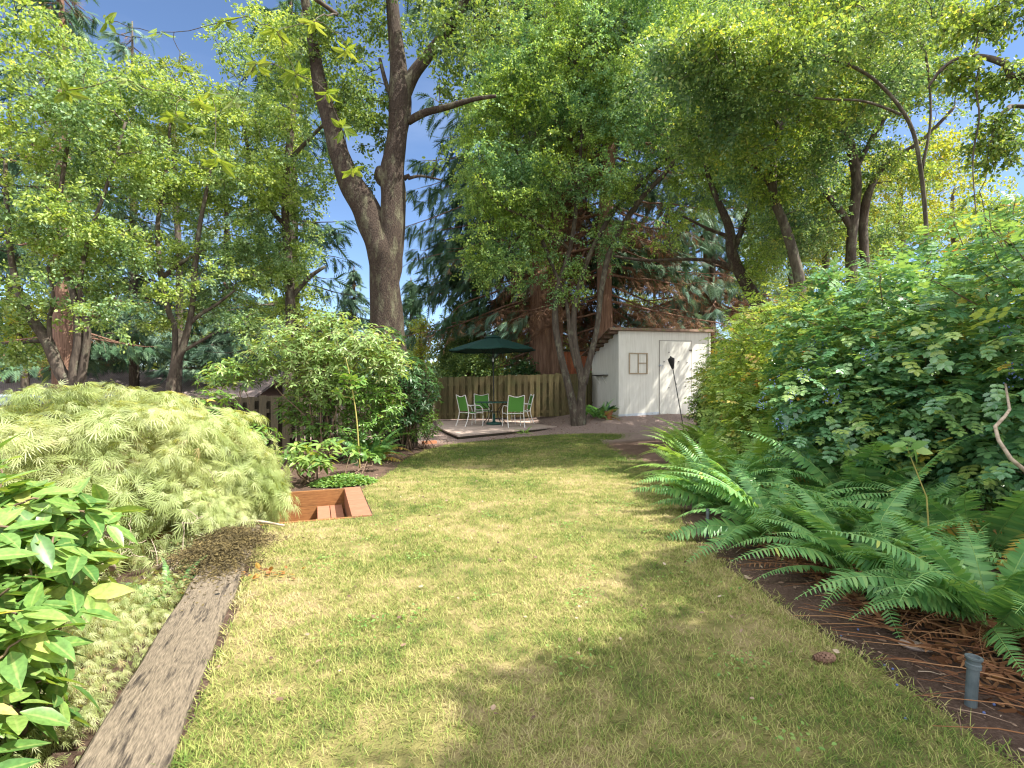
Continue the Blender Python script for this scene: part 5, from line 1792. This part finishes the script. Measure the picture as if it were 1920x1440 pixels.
# big pale leaves hanging in from a branch overhead
t = thing('overhead_branch_tree', (-6.5, -1.5, -.6), 'large leaved branch hanging down at the top left from a tree overhead', 'tree')
mb = MB(); sk = Skel(mb)
sk.limb([(-6.5, -1.5, -.8, .2), (-6.3, -1.2, 2.5, .17), (-5.4, 0.4, 4.4, .11), (-4.0, 2.4, 5.3, .07), (-2.9, 4.2, 5.4, .04), (-1.7, 5.2, 5.0, .02)], 10)
tips = np.array([P(a, b, y) for a, b, y in ((330, 215, 4.6), (345, 130, 4.7), (395, 175, 4.4), (410, 300, 4.3), (365, 240, 4.7), (440, 185, 4.6), (375, 190, 4.9), (555, 140, 4.7), (615, 175, 4.8),
                                            (660, 320, 5.2), (640, 240, 5.0), (120, 170, 4.4), (240, 150, 4.5), (480, 120, 4.5), (520, 60, 4.6), (300, 60, 4.6), (420, 40, 4.5), (200, 40, 4.6), (590, 40, 4.8), (650, 90, 5.0))])
sk.reach(tips, r0=.02, r1=.003, sides=5)
mb.build('trunk', 'bark_grey', t, smooth=True)
cm = MB()
whorls_at(cm, tips, 8, .135, LEAF_LONG_FLAT, out=np.tile([.1, 0, -.6], (len(tips), 1)) + rng.normal(size=tips.shape) * .25, droop=.1)
cm.build('crown', 'leaf_big', t)


# ------------------------------------------------------------------ shrubs
def stems_of(mb, base, tips_c, n=6, r=.02, spread_=.25):
    sk = Skel(mb)
    for k in range(n):
        a = k / n * 6.28 + rng.random()
        b = np.array(base, float) + np.array([math.cos(a), math.sin(a), 0]) * spread_ * .5
        e = np.array(tips_c[rng.integers(len(tips_c))])
        m1_ = b + (e - b) * .35 + rng.normal(size=3) * .08; m2_ = b + (e - b) * .7 + rng.normal(size=3) * .08
        sk.limb([(*b, r), (*m1_, r * .85), (*m2_, r * .65), (*(b + (e - b) * .9), r * .4)], sides=7, wob=.1)
    return sk


def rhodo(name, label, base, blobs, nw, per, size, leaf, n_st=7, st_r=.02, keep=.1, tmpl=LEAF_LONG, bark='bark_twig', shell=.3, cat='shrub', group=None, hemi=True, droop=.25, r1=.004):
    t = thing(name, base, label, cat, group)
    mb = MB()
    C = blob_points(blobs, nw, shell)
    C = spread(C, keep)
    cb = np.array(blobs)[:, :3]
    sk = stems_of(mb, base, cb, n_st, st_r)
    sk.reach(C, r0=st_r * .6, r1=r1, sides=4)
    mb.build('stems', bark, t, smooth=True)
    near = cb[np.argmin(np.linalg.norm(C[:, None] - cb[None], axis=2), 1)]
    out = unit(C - near) * .6 + np.array([0, 0, .8]) + rng.normal(size=C.shape) * .2
    cm = MB()
    whorls_at(cm, C, per, size, tmpl, out=out, droop=droop)
    cm.build('leaves', leaf, t, smooth=True)
    return t


Y = 9.6
rhodo('rhododendron', 'tall open rhododendron with bare brown stems and pale sunlit leaves, left of the forked trunk', gp(*P(610, 0, Y)[:2]),
      [bp(560, 640, Y, 100, 50, .9), bp(680, 650, Y - .1, 80, 45, .9), bp(600, 720, Y, 90, 40, .8), bp(500, 670, Y, 45, 45, .6), bp(610, 680, Y, 80, 38, .8), bp(725, 680, Y, 50, 40, .7), bp(620, 600, Y, 60, 20, .6)],
      1250, 7, .105, 'leaf_rhodo_open', n_st=8, st_r=.016, keep=.07, shell=.6, bark='bark_twig')
Y = 9.9
rhodo('rhododendron', 'darker leafy shrub growing under the tall rhododendron', gp(*P(640, 0, Y)[:2]),
      [bp(650, 740, Y, 75, 45, .6), bp(560, 760, Y + .3, 40, 40, .5), bp(710, 750, Y, 50, 45, .6), bp(680, 800, Y - .2, 70, 25, .5), bp(580, 800, Y - .2, 50, 25, .4)], 760, 7, .105, 'leaf_rhodo', n_st=7, keep=.07)
Y = 11.4
rhodo('rhododendron', 'dark green shrub around the foot of the forked trunk', gp(*P(765, 0, Y)[:2]),
      [bp(760, 700, Y, 50, 45, .7), bp(790, 740, Y, 40, 50, .7), bp(740, 770, Y - .3, 50, 45, .6), bp(700, 700, Y, 40, 40, .5), bp(720, 640, Y, 40, 30, .5)], 620, 8, .12, 'leaf_dark', n_st=8, keep=.09)
Y = 11.6
rhodo('azalea', 'low feathery green shrub at the left corner of the patio deck', gp(*P(800, 0, Y)[:2]),
      [bp(800, 795, Y, 28, 25, .4), bp(775, 800, Y - .2, 30, 25, .4)], 220, 7, .07, 'leaf_rhodo', n_st=6, st_r=.01, keep=.05)
Y = 7.5
rhodo('rhododendron', 'small rhododendron with long glossy leaves just behind the stair well', gp(*P(580, 0, Y)[:2]),
      [bp(565, 850, Y, 32, 22, .3), bp(615, 845, Y + .1, 30, 25, .3), bp(590, 870, Y - .1, 40, 14, .25)], 46, 9, .155, 'leaf_rhodo_near', n_st=6, st_r=.012, keep=.08, droop=.15)
Y = 8.0
rhodo('rhododendron', 'sprawling sunlit rhododendron between the laceleaf maple and the dark board fence', gp(*P(440, 0, Y)[:2]),
      [bp(430, 790, Y, 50, 28, .5), bp(480, 820, Y - .1, 40, 28, .4), bp(400, 755, Y, 35, 22, .4), bp(500, 850, Y, 22, 18, .3)], 150, 8, .13, 'leaf_rhodo', n_st=7, st_r=.014, keep=.09)
Y = 9.4
rhodo('azalea', 'bright green shrub with starry leaves in front of the neighbouring roof', gp(*P(425, 0, Y)[:2]),
      [bp(425, 695, Y, 38, 22, .5), bp(395, 720, Y, 25, 20, .4), bp(455, 705, Y, 25, 25, .4)], 130, 8, .12, 'leaf_rhodo_near', n_st=5, st_r=.012, keep=.1)
Y = 6.9
rhodo('azalea', 'small leafy seedling at the back of the stair well bed', gp(*P(660, 0, 8.0)[:2]),
      [bp(665, 850, 8.3, 22, 16, .25), bp(700, 862, 8.6, 18, 12, .2)], 30, 7, .09, 'leaf_rhodo', n_st=5, st_r=.008, keep=.06, tmpl=LEAF_OVAL)

# tall sapling with a yellow stem
t = thing('sapling', gp(*P(675, 0, 8.7)[:2]), 'thin sapling with a yellow stem and round green leaves', 'plant')
mb = MB(); sk = Skel(mb)
b = gp(*P(675, 0, 8.7)[:2])
sk.limb([(*b, .012), *[(*P(a, c_, 8.7), r_) for a, c_, r_ in ((670, 800, .011), (664, 750, .010), (655, 700, .007), (648, 670, .004))]], 7)
tips = blob_points([bp(660, 712, 8.7, 28, 22, .25), bp(640, 735, 8.7, 28, 14, .2)], 26, .5)
sk.reach(tips, r0=.006, r1=.003, sides=4)
mb.build('stem', 'stem_yellow', t, smooth=True)
cm = MB(); whorls_at(cm, tips, 4, .11, LEAF_OVAL, droop=.3); cm.build('leaves', 'cover_leaf', t)

# ground cover by the stairs
mb = MB()
n = 2600
a = rng.random(n) * 6.28; r = rng.random(n) ** .5
c = P(645, 0, 7.45)
x = c[0] + .42 * r * np.cos(a) + .0; y = c[1] + .26 * r * np.sin(a) + .28 * (x - c[0])
zz = gz(x, y) + .02 + .12 * (1 - r ** 2) * rng.random(n) ** .4
mb.stamp(LEAF, np.stack([x, y, zz], -1), rand_dirs(n, .3), np.array([0, 0, 1.0]) + rng.normal(size=(n, 3)) * .35, .035 + .02 * rng.random(n))
tag(mb.build('ground_cover', 'cover_leaf'), 'mound of small bright green leaves at the corner of the stair well', 'ground cover', kind='stuff')


# laceleaf maple
def lace_clumps(mb, c, r, m, per, size, gap=None, zmin=-.4):
    d = rand_dirs(m)
    d[:, 2] = np.abs(d[:, 2]) - .2 * rng.random(m)
    d = unit(d)
    C = np.array(c) + d * np.array(r) * (1 + .10 * np.sin(d[:, 0] * 9) * np.sin(d[:, 1] * 8 + 1) + .05 * rng.normal(size=m))[:, None]
    k = C[:, 2] > zmin
    if gap is not None:
        for g, gr_ in gap:
            k &= np.linalg.norm((C - np.array(g)) / np.array(gr_), axis=1) > .9
    # tiers with hollows between them
    k &= np.sin(C[:, 2] * 15 + 2.2 * np.sin(C[:, 0] * 3.1) + 2 * np.sin(C[:, 1] * 2.7)) + .8 * np.sin(C[:, 0] * 6 + C[:, 1] * 5) + rng.normal(size=m) * .3 > -.75
    C, d = C[k], unit(d[k] / np.array(r))
    m = len(C)
    ax = unit(d + np.array([0, 0, .35]) + rng.normal(size=(m, 3)) * .2)
    q = unit(np.cross(ax, unit(rng.normal(size=(m, 3))))); b = np.cross(ax, q)
    an = rng.random((m, per)) * 6.28; rr = .02 + .13 * rng.random((m, per)) ** .7
    rad = np.cos(an)[..., None] * q[:, None] + np.sin(an)[..., None] * b[:, None]
    pos = C[:, None] + rad * rr[..., None] - ax[:, None] * (rr ** 2 * 3.2)[..., None]
    D = rad + ax[:, None] * .15 + np.array([0, 0, -.45]) + rng.normal(size=pos.shape) * .25
    NN = ax[:, None] + rng.normal(size=pos.shape) * .3
    sh = np.clip(np.repeat(rng.random(m), per) * .45 + rng.random(m * per) * .55, 0, 1)
    mb.stamp(LACE, pos.reshape(-1, 3), D.reshape(-1, 3), NN.reshape(-1, 3), size * (.7 + .6 * rng.random(m * per)), rnd=sh)


def lace_mound(mb, c, r, n, size, gap=None, zmin=-.4, lay=.16):
    d = rand_dirs(n * 2)
    d[:, 2] = np.abs(d[:, 2]) * 1.0 - .25 * rng.random(len(d))
    d = unit(d)[:n]
    lump = 1 + .09 * np.sin(d[:, 0] * 9 + 1) * np.sin(d[:, 1] * 8) + .06 * np.sin(d[:, 2] * 19 + d[:, 0] * 7 + 2 * np.sin(d[:, 1] * 5)) + .03 * np.sin(d[:, 0] * 31) * np.sin(d[:, 1] * 27 + d[:, 2] * 23)
    s = (1 - lay * rng.random(n) ** 1.5) * lump
    pos = np.array(c) + d * s[:, None] * np.array(r)
    k = pos[:, 2] > zmin
    uu_, vv_ = uv(pos[:, 0], pos[:, 1]); k &= (vv_ > .24) | (pos[:, 2] > .12)
    if gap is not None:
        for g, gr_ in gap:
            k &= np.linalg.norm((pos - np.array(g)) / np.array(gr_), axis=1) > .8 + .4 * rng.random(n)
    pos, d = pos[k], d[k]
    nrm = unit(d / np.array(r))
    h = nrm.copy(); h[:, 2] = 0
    D = unit(h + 1e-3) * .8 + np.array([0, 0, -.55]) + rng.normal(size=d.shape) * .38
    NN = nrm + np.array([0, 0, .5]) + rng.normal(size=d.shape) * .3
    mb.stamp(LACE, pos, D, NN, size * (.7 + .6 * rng.random(len(pos))))


lc = np.array([-4.15, 5.55, -.05])
t = thing('laceleaf_maple', (lc[0], lc[1], float(gz(lc[0], lc[1]))), 'mounded pale yellow green laceleaf maple spilling over the timber at left', 'tree')
mb = MB()
gap = [(np.array([-2.85, 4.2, .2]), (.55, .55, .32)), (np.array([-2.35, 4.9, -.05]), (.25, .25, .15))]
lace_mound(mb, lc, (1.26, 1.44, 1.12), 5200, .12, gap=gap)
lace_clumps(mb, lc, (1.52, 1.72, 1.38), 980, 20, .135, gap=gap)
lace_clumps(mb, (-3.3, 6.0, .0), (.72, .8, .80), 150, 18, .125, zmin=-.2)
lace_clumps(mb, (-2.95, 5.0, -.1), (.45, .6, .50), 110, 20, .095, zmin=-.1, gap=gap)
lace_mound(mb, (-3.35, 6.0, .0), (.72, .8, .80), 4200, .10, zmin=-.2)
lace_mound(mb, (-2.95, 5.0, -.1), (.45, .6, .50), 2800, .095, zmin=-.1, gap=gap)
lace_mound(mb, (-5.2, 4.6, -.1), (1.2, 1.2, 1.2), 4500, .11)
mb.build('crown', 'leaf_lace', t)
mb = MB(); sk = Skel(mb)
b = np.array([-3.3, 4.75, -.75])
for k in range(9):
    a = -2.2 + k * .62
    e1 = b + np.array([.3 * math.cos(a), .3 * math.sin(a), .45 + .1 * rng.random()])
    e2 = e1 + np.array([.5 * math.cos(a + .5), .5 * math.sin(a + .5), .25]); e3 = e2 + np.array([.45 * math.cos(a - .3), .45 * math.sin(a - .3), -.02])
    sk.limb([(*b, .05), (*e1, .03), (*e2, .018), (*e3, .008)], 7, wob=.12)
tips = blob_points([(lc[0], lc[1], .1, 1.6, 1.6, 1.0), (-2.8, 4.4, .0, .5, .5, .35), (-2.7, 4.2, .05, .45, .4, .3)], 330, .3)
tips = tips[tips[:, 2] > -.45]
sk.reach(tips, r0=.014, r1=.003, sides=4, sag=.3)
mb.build('trunk', 'bark_pale', t, smooth=True)
mb = MB()
lace_mound(mb, (-2.45, 2.75, -.28), (.62, 1.4, .30), 7500, .06, zmin=-.3, lay=.6)
lace_mound(mb, (-2.5, 3.5, -.2), (.38, .7, .30), 3200, .06, zmin=-.3, lay=.6)
lace_mound(mb, (-2.1, 2.2, -.25), (.32, .8, .25), 2600, .055, zmin=-.3, lay=.6)
tag(mb.build('low_foliage', 'leaf_lace'), 'fine pale green feathery ground foliage beside the wide timber', 'ground cover', kind='stuff')

# near rhododendron
rhodo('rhododendron', 'big leaved glossy rhododendron filling the lower left corner', (-2.45, 2.3, -.6),
      [(-2.62, 2.45, .56, .72, .52, .52), (-2.14, 2.1, .30, .34, .32, .50), (-2.02, 1.7, .0, .32, .26, .38), (-2.35, 1.95, -.2, .42, .5, .3), (-2.2, 2.5, .72, .24, .28, .2)],
      640, 7, .168, 'leaf_rhodo_near', n_st=9, st_r=.02, keep=.07, tmpl=LEAF_LONG_FLAT, bark='bark_twig', shell=.45, droop=.2, r1=.005)


# ------------------------------------------------------------------ hedge on the right
def mahonia(name, label, base, blobs, n, size, leaf, tmpl, n_st=10, shell=.28, cat='shrub', ntips=110, berries=0, keep=.1, nshoot=45):
    t = thing(name, base, label, cat)
    mb = MB()
    C = blob_points(blobs, ntips, .5)
    sk = stems_of(mb, base, C, n_st, .018, .9)
    sk.reach(C, r0=.014, r1=.004, sides=4)
    pos = blob_points(blobs, n, shell)
    ctr_ = np.array(blobs[0][:3]); q_ = unit(pos - ctr_)
    pos = ctr_ + (pos - ctr_) * (1 + .10 * np.sin(q_[:, 0] * 11 + 1) * np.sin(q_[:, 1] * 9 + 2) + .07 * np.sin(q_[:, 2] * 17 + q_[:, 1] * 8))[:, None]
    pos = pos[pos[:, 2] > float(gz(base[0], base[1])) + .12]
    cb = np.array(blobs)[:, :3]
    near = cb[np.argmin(np.linalg.norm(pos[:, None] - cb[None], axis=2), 1)]
    o = unit(pos - near)
    D = o * np.array([1, 1, .2]) * .8 + rng.normal(size=pos.shape) * np.array([.5, .5, .28]) + np.array([0, 0, -.12])
    NN = np.array([0, 0, 1.0]) + o * .12 + rng.normal(size=pos.shape) * .28
    cm = MB().stamp(tmpl, pos, D, NN, size * (.7 + .6 * rng.random(len(pos))))
    # young shoots standing out of the top
    ctr = cb[0]
    d = rand_dirs(nshoot); d[:, 2] = np.abs(d[:, 2]) + .25; d = unit(d)
    S0 = ctr + d * np.array(blobs[0][3:6]) * (1.04 + .16 * rng.random((nshoot, 1)))
    for p_, q_ in zip(S0, d):
        mb.tube([p_ - q_ * .35, p_ - q_ * .15 + rng.normal(size=3) * .02, p_], [.006, .005, .003], 4, cap=False)
        m_ = 6
        lp = p_ - q_ * (rng.random((m_, 1)) * .2)
        ld = rand_dirs(m_, .4) + q_ * .25
        cm.stamp(tmpl, lp, ld, np.array([0, 0, 1.0]) + rng.normal(size=(m_, 3)) * .25, size * (.6 + .5 * rng.random(m_)))
    cm.build('leaves', leaf, t)
    mb.build('stems', 'bark_twig', t, smooth=True)
    if berries:
        ph_ = np.linspace(0, math.pi, 5)
        for k in range(berries):
            c = cb[rng.integers(len(cb))]; r_ = np.array(blobs)[0, 3:6]
            d = unit(np.array([-.8 - rng.random(), -.9 * rng.random(), .7 * rng.random() - .1]))
            c = c + d * r_ * .93
            bb = MB()
            for q in range(11):
                p = c + rng.normal(size=3) * .025 + np.array([0, 0, -.01 * q])
                bb.lathe([(max(.0001, .0055 * math.sin(a)), -.0065 * math.cos(a)) for a in ph_], p, 7, cap=False)
            bb.build('berry_cluster', 'berry_blue', t, smooth=True)
    return t


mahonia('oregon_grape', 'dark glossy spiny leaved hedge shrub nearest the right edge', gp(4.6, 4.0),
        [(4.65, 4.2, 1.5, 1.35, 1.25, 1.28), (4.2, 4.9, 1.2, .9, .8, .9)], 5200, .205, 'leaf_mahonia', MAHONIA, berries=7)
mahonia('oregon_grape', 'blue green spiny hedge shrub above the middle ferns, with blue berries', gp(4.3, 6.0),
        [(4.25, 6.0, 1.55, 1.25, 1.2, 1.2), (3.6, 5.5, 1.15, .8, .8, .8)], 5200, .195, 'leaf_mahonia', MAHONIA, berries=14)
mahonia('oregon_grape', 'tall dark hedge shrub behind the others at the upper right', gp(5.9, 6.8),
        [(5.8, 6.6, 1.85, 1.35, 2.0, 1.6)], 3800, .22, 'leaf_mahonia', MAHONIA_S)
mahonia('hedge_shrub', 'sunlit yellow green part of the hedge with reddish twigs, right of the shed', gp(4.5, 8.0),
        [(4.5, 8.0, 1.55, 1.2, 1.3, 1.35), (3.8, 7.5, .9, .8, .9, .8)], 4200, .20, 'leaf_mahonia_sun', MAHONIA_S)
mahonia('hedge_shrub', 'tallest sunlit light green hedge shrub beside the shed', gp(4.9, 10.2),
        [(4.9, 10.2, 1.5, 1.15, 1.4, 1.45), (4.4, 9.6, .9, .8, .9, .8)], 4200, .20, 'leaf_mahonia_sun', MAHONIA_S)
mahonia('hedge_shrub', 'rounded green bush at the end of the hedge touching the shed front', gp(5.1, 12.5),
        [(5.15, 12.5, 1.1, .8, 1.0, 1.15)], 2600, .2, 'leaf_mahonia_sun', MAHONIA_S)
t = thing('box_shrub', gp(4.55, 12.7), 'small leaved bright green bush low before the shed door', 'shrub')
mb = MB(); C = blob_points([(4.58, 12.7, .62, .42, .42, .55)], 70, .4)
sk = stems_of(mb, gp(4.55, 12.7), C, 6, .012, .2); sk.reach(C, r0=.008, r1=.003, sides=4); mb.build('stems', 'bark_twig', t)
cm = MB(); leaves_at(cm, C, 90, .035, .13, sprays=9); cm.build('leaves', 'leaf_rhodo', t)

# dark hedge behind the patio fence and a plant by the shed
for (c, r, n, lb, mt) in (((-1.6, 20.6, 1.3), (1.3, .7, 1.5), 150, 'dark green hedge bush behind the patio fence, left of the umbrella', 'leaf_cherry'),
                          ((.4, 20.7, 1.2), (1.0, .6, 1.1), 110, 'dark glossy bush behind the fence under the umbrella', 'leaf_dark'),
                          ((-2.2, 22.3, 2.6), (1.2, 1.0, 2.2), 150, 'tall dark evergreen bush behind the left end of the patio fence', 'leaf_cherry'),
                          ((3.1, 19.9, 1.2), (.5, .4, 1.0), 60, 'green bush between the fence and the shed', 'leaf_rhodo')):
    t = thing('hedge_bush', gp(c[0], c[1]), lb, 'shrub')
    mb = MB(); C = spread(blob_points([(*c, *r)], n, .4), .18)
    sk = stems_of(mb, gp(c[0], c[1]), C, 6, .025, .3); sk.reach(C, r0=.015, r1=.004, sides=4); mb.build('stems', 'bark_twig', t)
    cm = MB(); leaves_at(cm, C, 130, .085, .32, sprays=9); cm.build('leaves', mt, t)


# ------------------------------------------------------------------ ferns
PINNA = (np.array([[0, .08, 0], [0, -.08, 0], [.14, .125, .012], [.14, -.125, .012], [.62, .10, 0], [.62, -.10, 0], [1, 0, -.07]]), [[[1, 3, 2, 0], [3, 5, 4, 2]], [[5, 6, 4]]])


def frond_mesh(name, mat, a0, a1, npair=36, wl=.118, curl=0.0, twist=0.0, drop=.25):
    s = np.linspace(0, 1, 25)
    ang = np.radians(a0 + (a1 - a0) * s ** 1.15)
    ds = 1 / 24
    x = np.concatenate([[0], np.cumsum(np.cos(ang[:-1]) * ds)])
    z = np.concatenate([[0], np.cumsum(np.sin(ang[:-1]) * ds)])
    y = curl * s ** 2
    rp = np.stack([x, y, z], -1)
    mb = MB()
    mb.tube(rp, np.linspace(.0045, .0012, 25), 4, rnd=.9, cap=False)
    u_ = np.linspace(.13, .985, npair)
    c = np.stack([np.interp(u_, s, rp[:, k]) for k in range(3)], -1)
    tg = np.gradient(rp, axis=0); tg = unit(np.stack([np.interp(u_, s, tg[:, k]) for k in range(3)], -1))
    sd_ = unit(np.cross(np.array([0, 0, 1.0]), tg)); nn = np.cross(tg, sd_)
    keep_ = rng.random(npair) > .03
    ln = (.55 + .45 * keep_) * wl * (1 + .06 * np.sin(u_ * 40)) * np.clip((u_ - .02) / .22, .35, 1) ** .7 * np.clip((1.02 - u_) / .62, 0.06, 1) ** .75
    for sg in (1, -1):
        D = sd_ * sg + tg * .28 - nn * drop + rng.normal(size=c.shape) * .07
        N_ = nn + sd_ * sg * (.25 + twist) + rng.normal(size=c.shape) * .12
        mb.stamp(PINNA, c, D, N_, ln * (.92 + .16 * rng.random(npair)), rnd=np.clip(.5 + rng.normal(size=npair) * .2, 0, 1))
    o = mb.build(name, mat)
    me = o.data
    bpy.data.objects.remove(o)
    return me


FG = [frond_mesh('frond', 'fern_green', a0, a1, curl=c, drop=d) for a0, a1, c, d in ((68, -28, .06, .2), (58, -12, -.07, .25), (50, -40, .1, .15), (74, 8, -.04, .25), (42, -22, .0, .3))]
FL = [frond_mesh('frond', 'fern_light', a0, a1, curl=c) for a0, a1, c in ((66, -25, .06), (52, -15, -.08), (75, 5, .05), (44, -30, .02))]
FO = [frond_mesh('frond', 'fern_old', a0, a1, npair=30, wl=.10, curl=c, twist=.5, drop=.5) for a0, a1, c in ((55, -55, .1), (38, -50, -.15))]
FD = [frond_mesh('frond', 'fern_dead', a0, a1, npair=22, wl=.07, curl=c, twist=1.5, drop=.9) for a0, a1, c in ((25, -60, .15), (10, -35, -.2), (35, -75, .1))]


def fern(x, y, n, L, label, kinds=FG, dead=5, z=None, elow=0.0, group='sword ferns'):
    n = int(n * 1.6); L = L * 1.04
    zb_ = float(gz(x, y)) if z is None else z
    t = thing('sword_fern', (x, y, zb_ - .01), label, 'fern', group)
    for k in range(n + dead):
        isd = k >= n
        ks_ = FD if isd else (FO if (k % 8 == 5) else kinds)
        me = ks_[rng.integers(len(ks_))]
        o = bpy.data.objects.new('dead_frond' if isd else 'frond', me)
        COL.objects.link(o)
        o.parent = t
        az = (k * 2.39996) + rng.normal() * .25
        o.rotation_euler = (rng.normal() * .38, rng.normal() * .2 + (-.05 if not isd else .12) - elow + (.30 if (k % 3 == 0 and not isd) else 0), az)
        s_ = L * (.72 + .42 * rng.random()) * (.75 if isd else 1)
        o.scale = (s_, s_, s_)
        o.location = (.04 * math.cos(az), .04 * math.sin(az), .03)
    return t


for (x, y, n, L, kd, dd, lb) in (
        (2.62, 2.9, 26, .96, FG, 9, 'large sword fern nearest the camera in the lower right, brown fronds beneath'),
        (2.45, 3.75, 22, 1.0, FG, 8, 'sword fern with long arching fronds reaching the bed edge, second from the camera'),
        (3.4, 3.85, 20, 1.15, FG, 4, 'tall sword fern under the dark glossy hedge at the right edge'),
        (2.36, 4.75, 22, 1.05, FG, 7, 'sword fern right of the thin grey pipe, with one browning frond'),
        (3.25, 5.0, 20, 1.2, FG, 4, 'high arching sword fern below the blue berried shrub'),
        (2.32, 5.75, 22, 1.0, FG, 5, 'sword fern directly behind the thin grey pipe'),
        (3.0, 6.3, 20, 1.15, FL, 4, 'light green sword fern at the middle of the hedge foot'),
        (2.6, 7.0, 22, 1.0, FL, 4, 'sunlit pale sword fern bulging over the lawn edge'),
        (3.45, 7.7, 18, 1.0, FL, 3, 'pale sword fern under the yellow green hedge'),
        (3.0, 8.5, 22, 1.0, FL, 3, 'sunlit sword fern where the lawn widens'),
        (3.75, 9.9, 18, .9, FL, 2, 'small bright sword fern near the torch'),
        (4.2, 11.6, 18, .95, FL, 2, 'yellowish sword fern beside the blue pot'),
        (2.2, 6.6, 18, .68, FL, 3, 'sword fern spilling onto the lawn edge behind the thin grey pipe'),
        (2.95, 5.4, 20, 1.1, FG, 4, 'deep green sword fern in the middle of the fern mass'),
        (2.95, 4.2, 20, 1.05, FG, 4, 'sword fern filling the gap between the two nearest ferns and the hedge'),
        (2.7, 7.9, 18, .95, FL, 2, 'pale feathery fern at the bend of the lawn edge'),
        (3.15, 2.35, 16, .85, FG, 5, 'sword fern cut by the right edge beside the sprinkler pipe')):
    fern(x, y, n, L, lb, kd, dd)
fern(-2.55, 9.7, 20, .85, 'upright sword fern left of the lawn, below the forked tree', FG, 3)
fern(-2.95, 10.3, 16, .8, 'sword fern half hidden behind the left bed sapling', FG, 3)
fern(-2.42, 3.75, 10, .34, 'tiny fern between the laceleaf maple and the timber', FG, 0, z=-.15)
fern(2.75, 16.6, 16, .75, 'dark fern growing between the twin trunk and the shed', FG, 1)
fern(.35, 14.75, 8, .3, 'small bright fern at the front edge of the patio deck', FL, 0)

# climbing stem in the hedge at the right edge
mb = MB()
mb.tube([P(1925, 885, 3.1), P(1895, 860, 3.15), P(1872, 825, 3.2), P(1866, 800, 3.25), P(1885, 780, 3.3), P(1893, 768, 3.4), P(1885, 720, 3.6)], [.012, .011, .011, .010, .009, .008, .006], 8, wob=.15)
o = tag(mb.build('bare_stem', 'bark_pale', loc=tuple(P(1925, 885, 3.1)), smooth=True), 'pale crooked bare stem in front of the dark hedge at the right edge', 'branch')
# bright seedling leaves among the ferns
c = np.array([2.95, 3.75, float(gz(2.95, 3.75))])
t = thing('seedling', c, 'seedling with a few bright round leaves rising among the ferns', 'plant')
top = P(1700, 838, 3.6)
mb = MB(); mb.tube([c, (c + top) / 2 + np.array([.05, 0, .1]), top], [.006, .005, .003], 5); mb.build('stem', 'stem_yellow', t)
cm = MB()
pp = top + rng.normal(size=(9, 3)) * np.array([.05, .04, .03])
cm.stamp(LEAF_OVAL, pp, rand_dirs(9, .4), np.array([0, -.6, 1.0]) + rng.normal(size=(9, 3)) * .4, .10 + .03 * rng.random(9)); cm.build('leaves', 'cover_leaf', t)
# fern stems and dead fronds lying in the right bed
mb = MB()
for q in range(150):
    yy = 2.0 + rng.random() * 2.6; xx = 2.05 + rng.random() * .9
    th = rng.normal() * .5 + 2.7; L = .15 + .45 * rng.random()
    z = float(gz(xx, yy)) + .012 + .05 * rng.random()
    e = np.array([math.cos(th), math.sin(th), 0]) * L
    mb.tube([[xx, yy, z], [xx + e[0] * .5, yy + e[1] * .5, z + .02], [xx + e[0], yy + e[1], z]], [.0035, .003, .0015], 4, rnd=rng.random())
n = 3000
yy = 1.9 + rng.random(n) * 3; xx = 2.1 + rng.random(n) * 1.0
mb.stamp(PINNA, np.stack([xx, yy, gz(xx, yy) + .01 + .06 * rng.random(n)], -1), rand_dirs(n, .35), rand_dirs(n, 1.0), .05 + .04 * rng.random(n))
tag(mb.build('dead_fern_litter', 'fern_dead'), 'red brown dead fern fronds and stalks lying in the right bed', 'litter', kind='stuff')
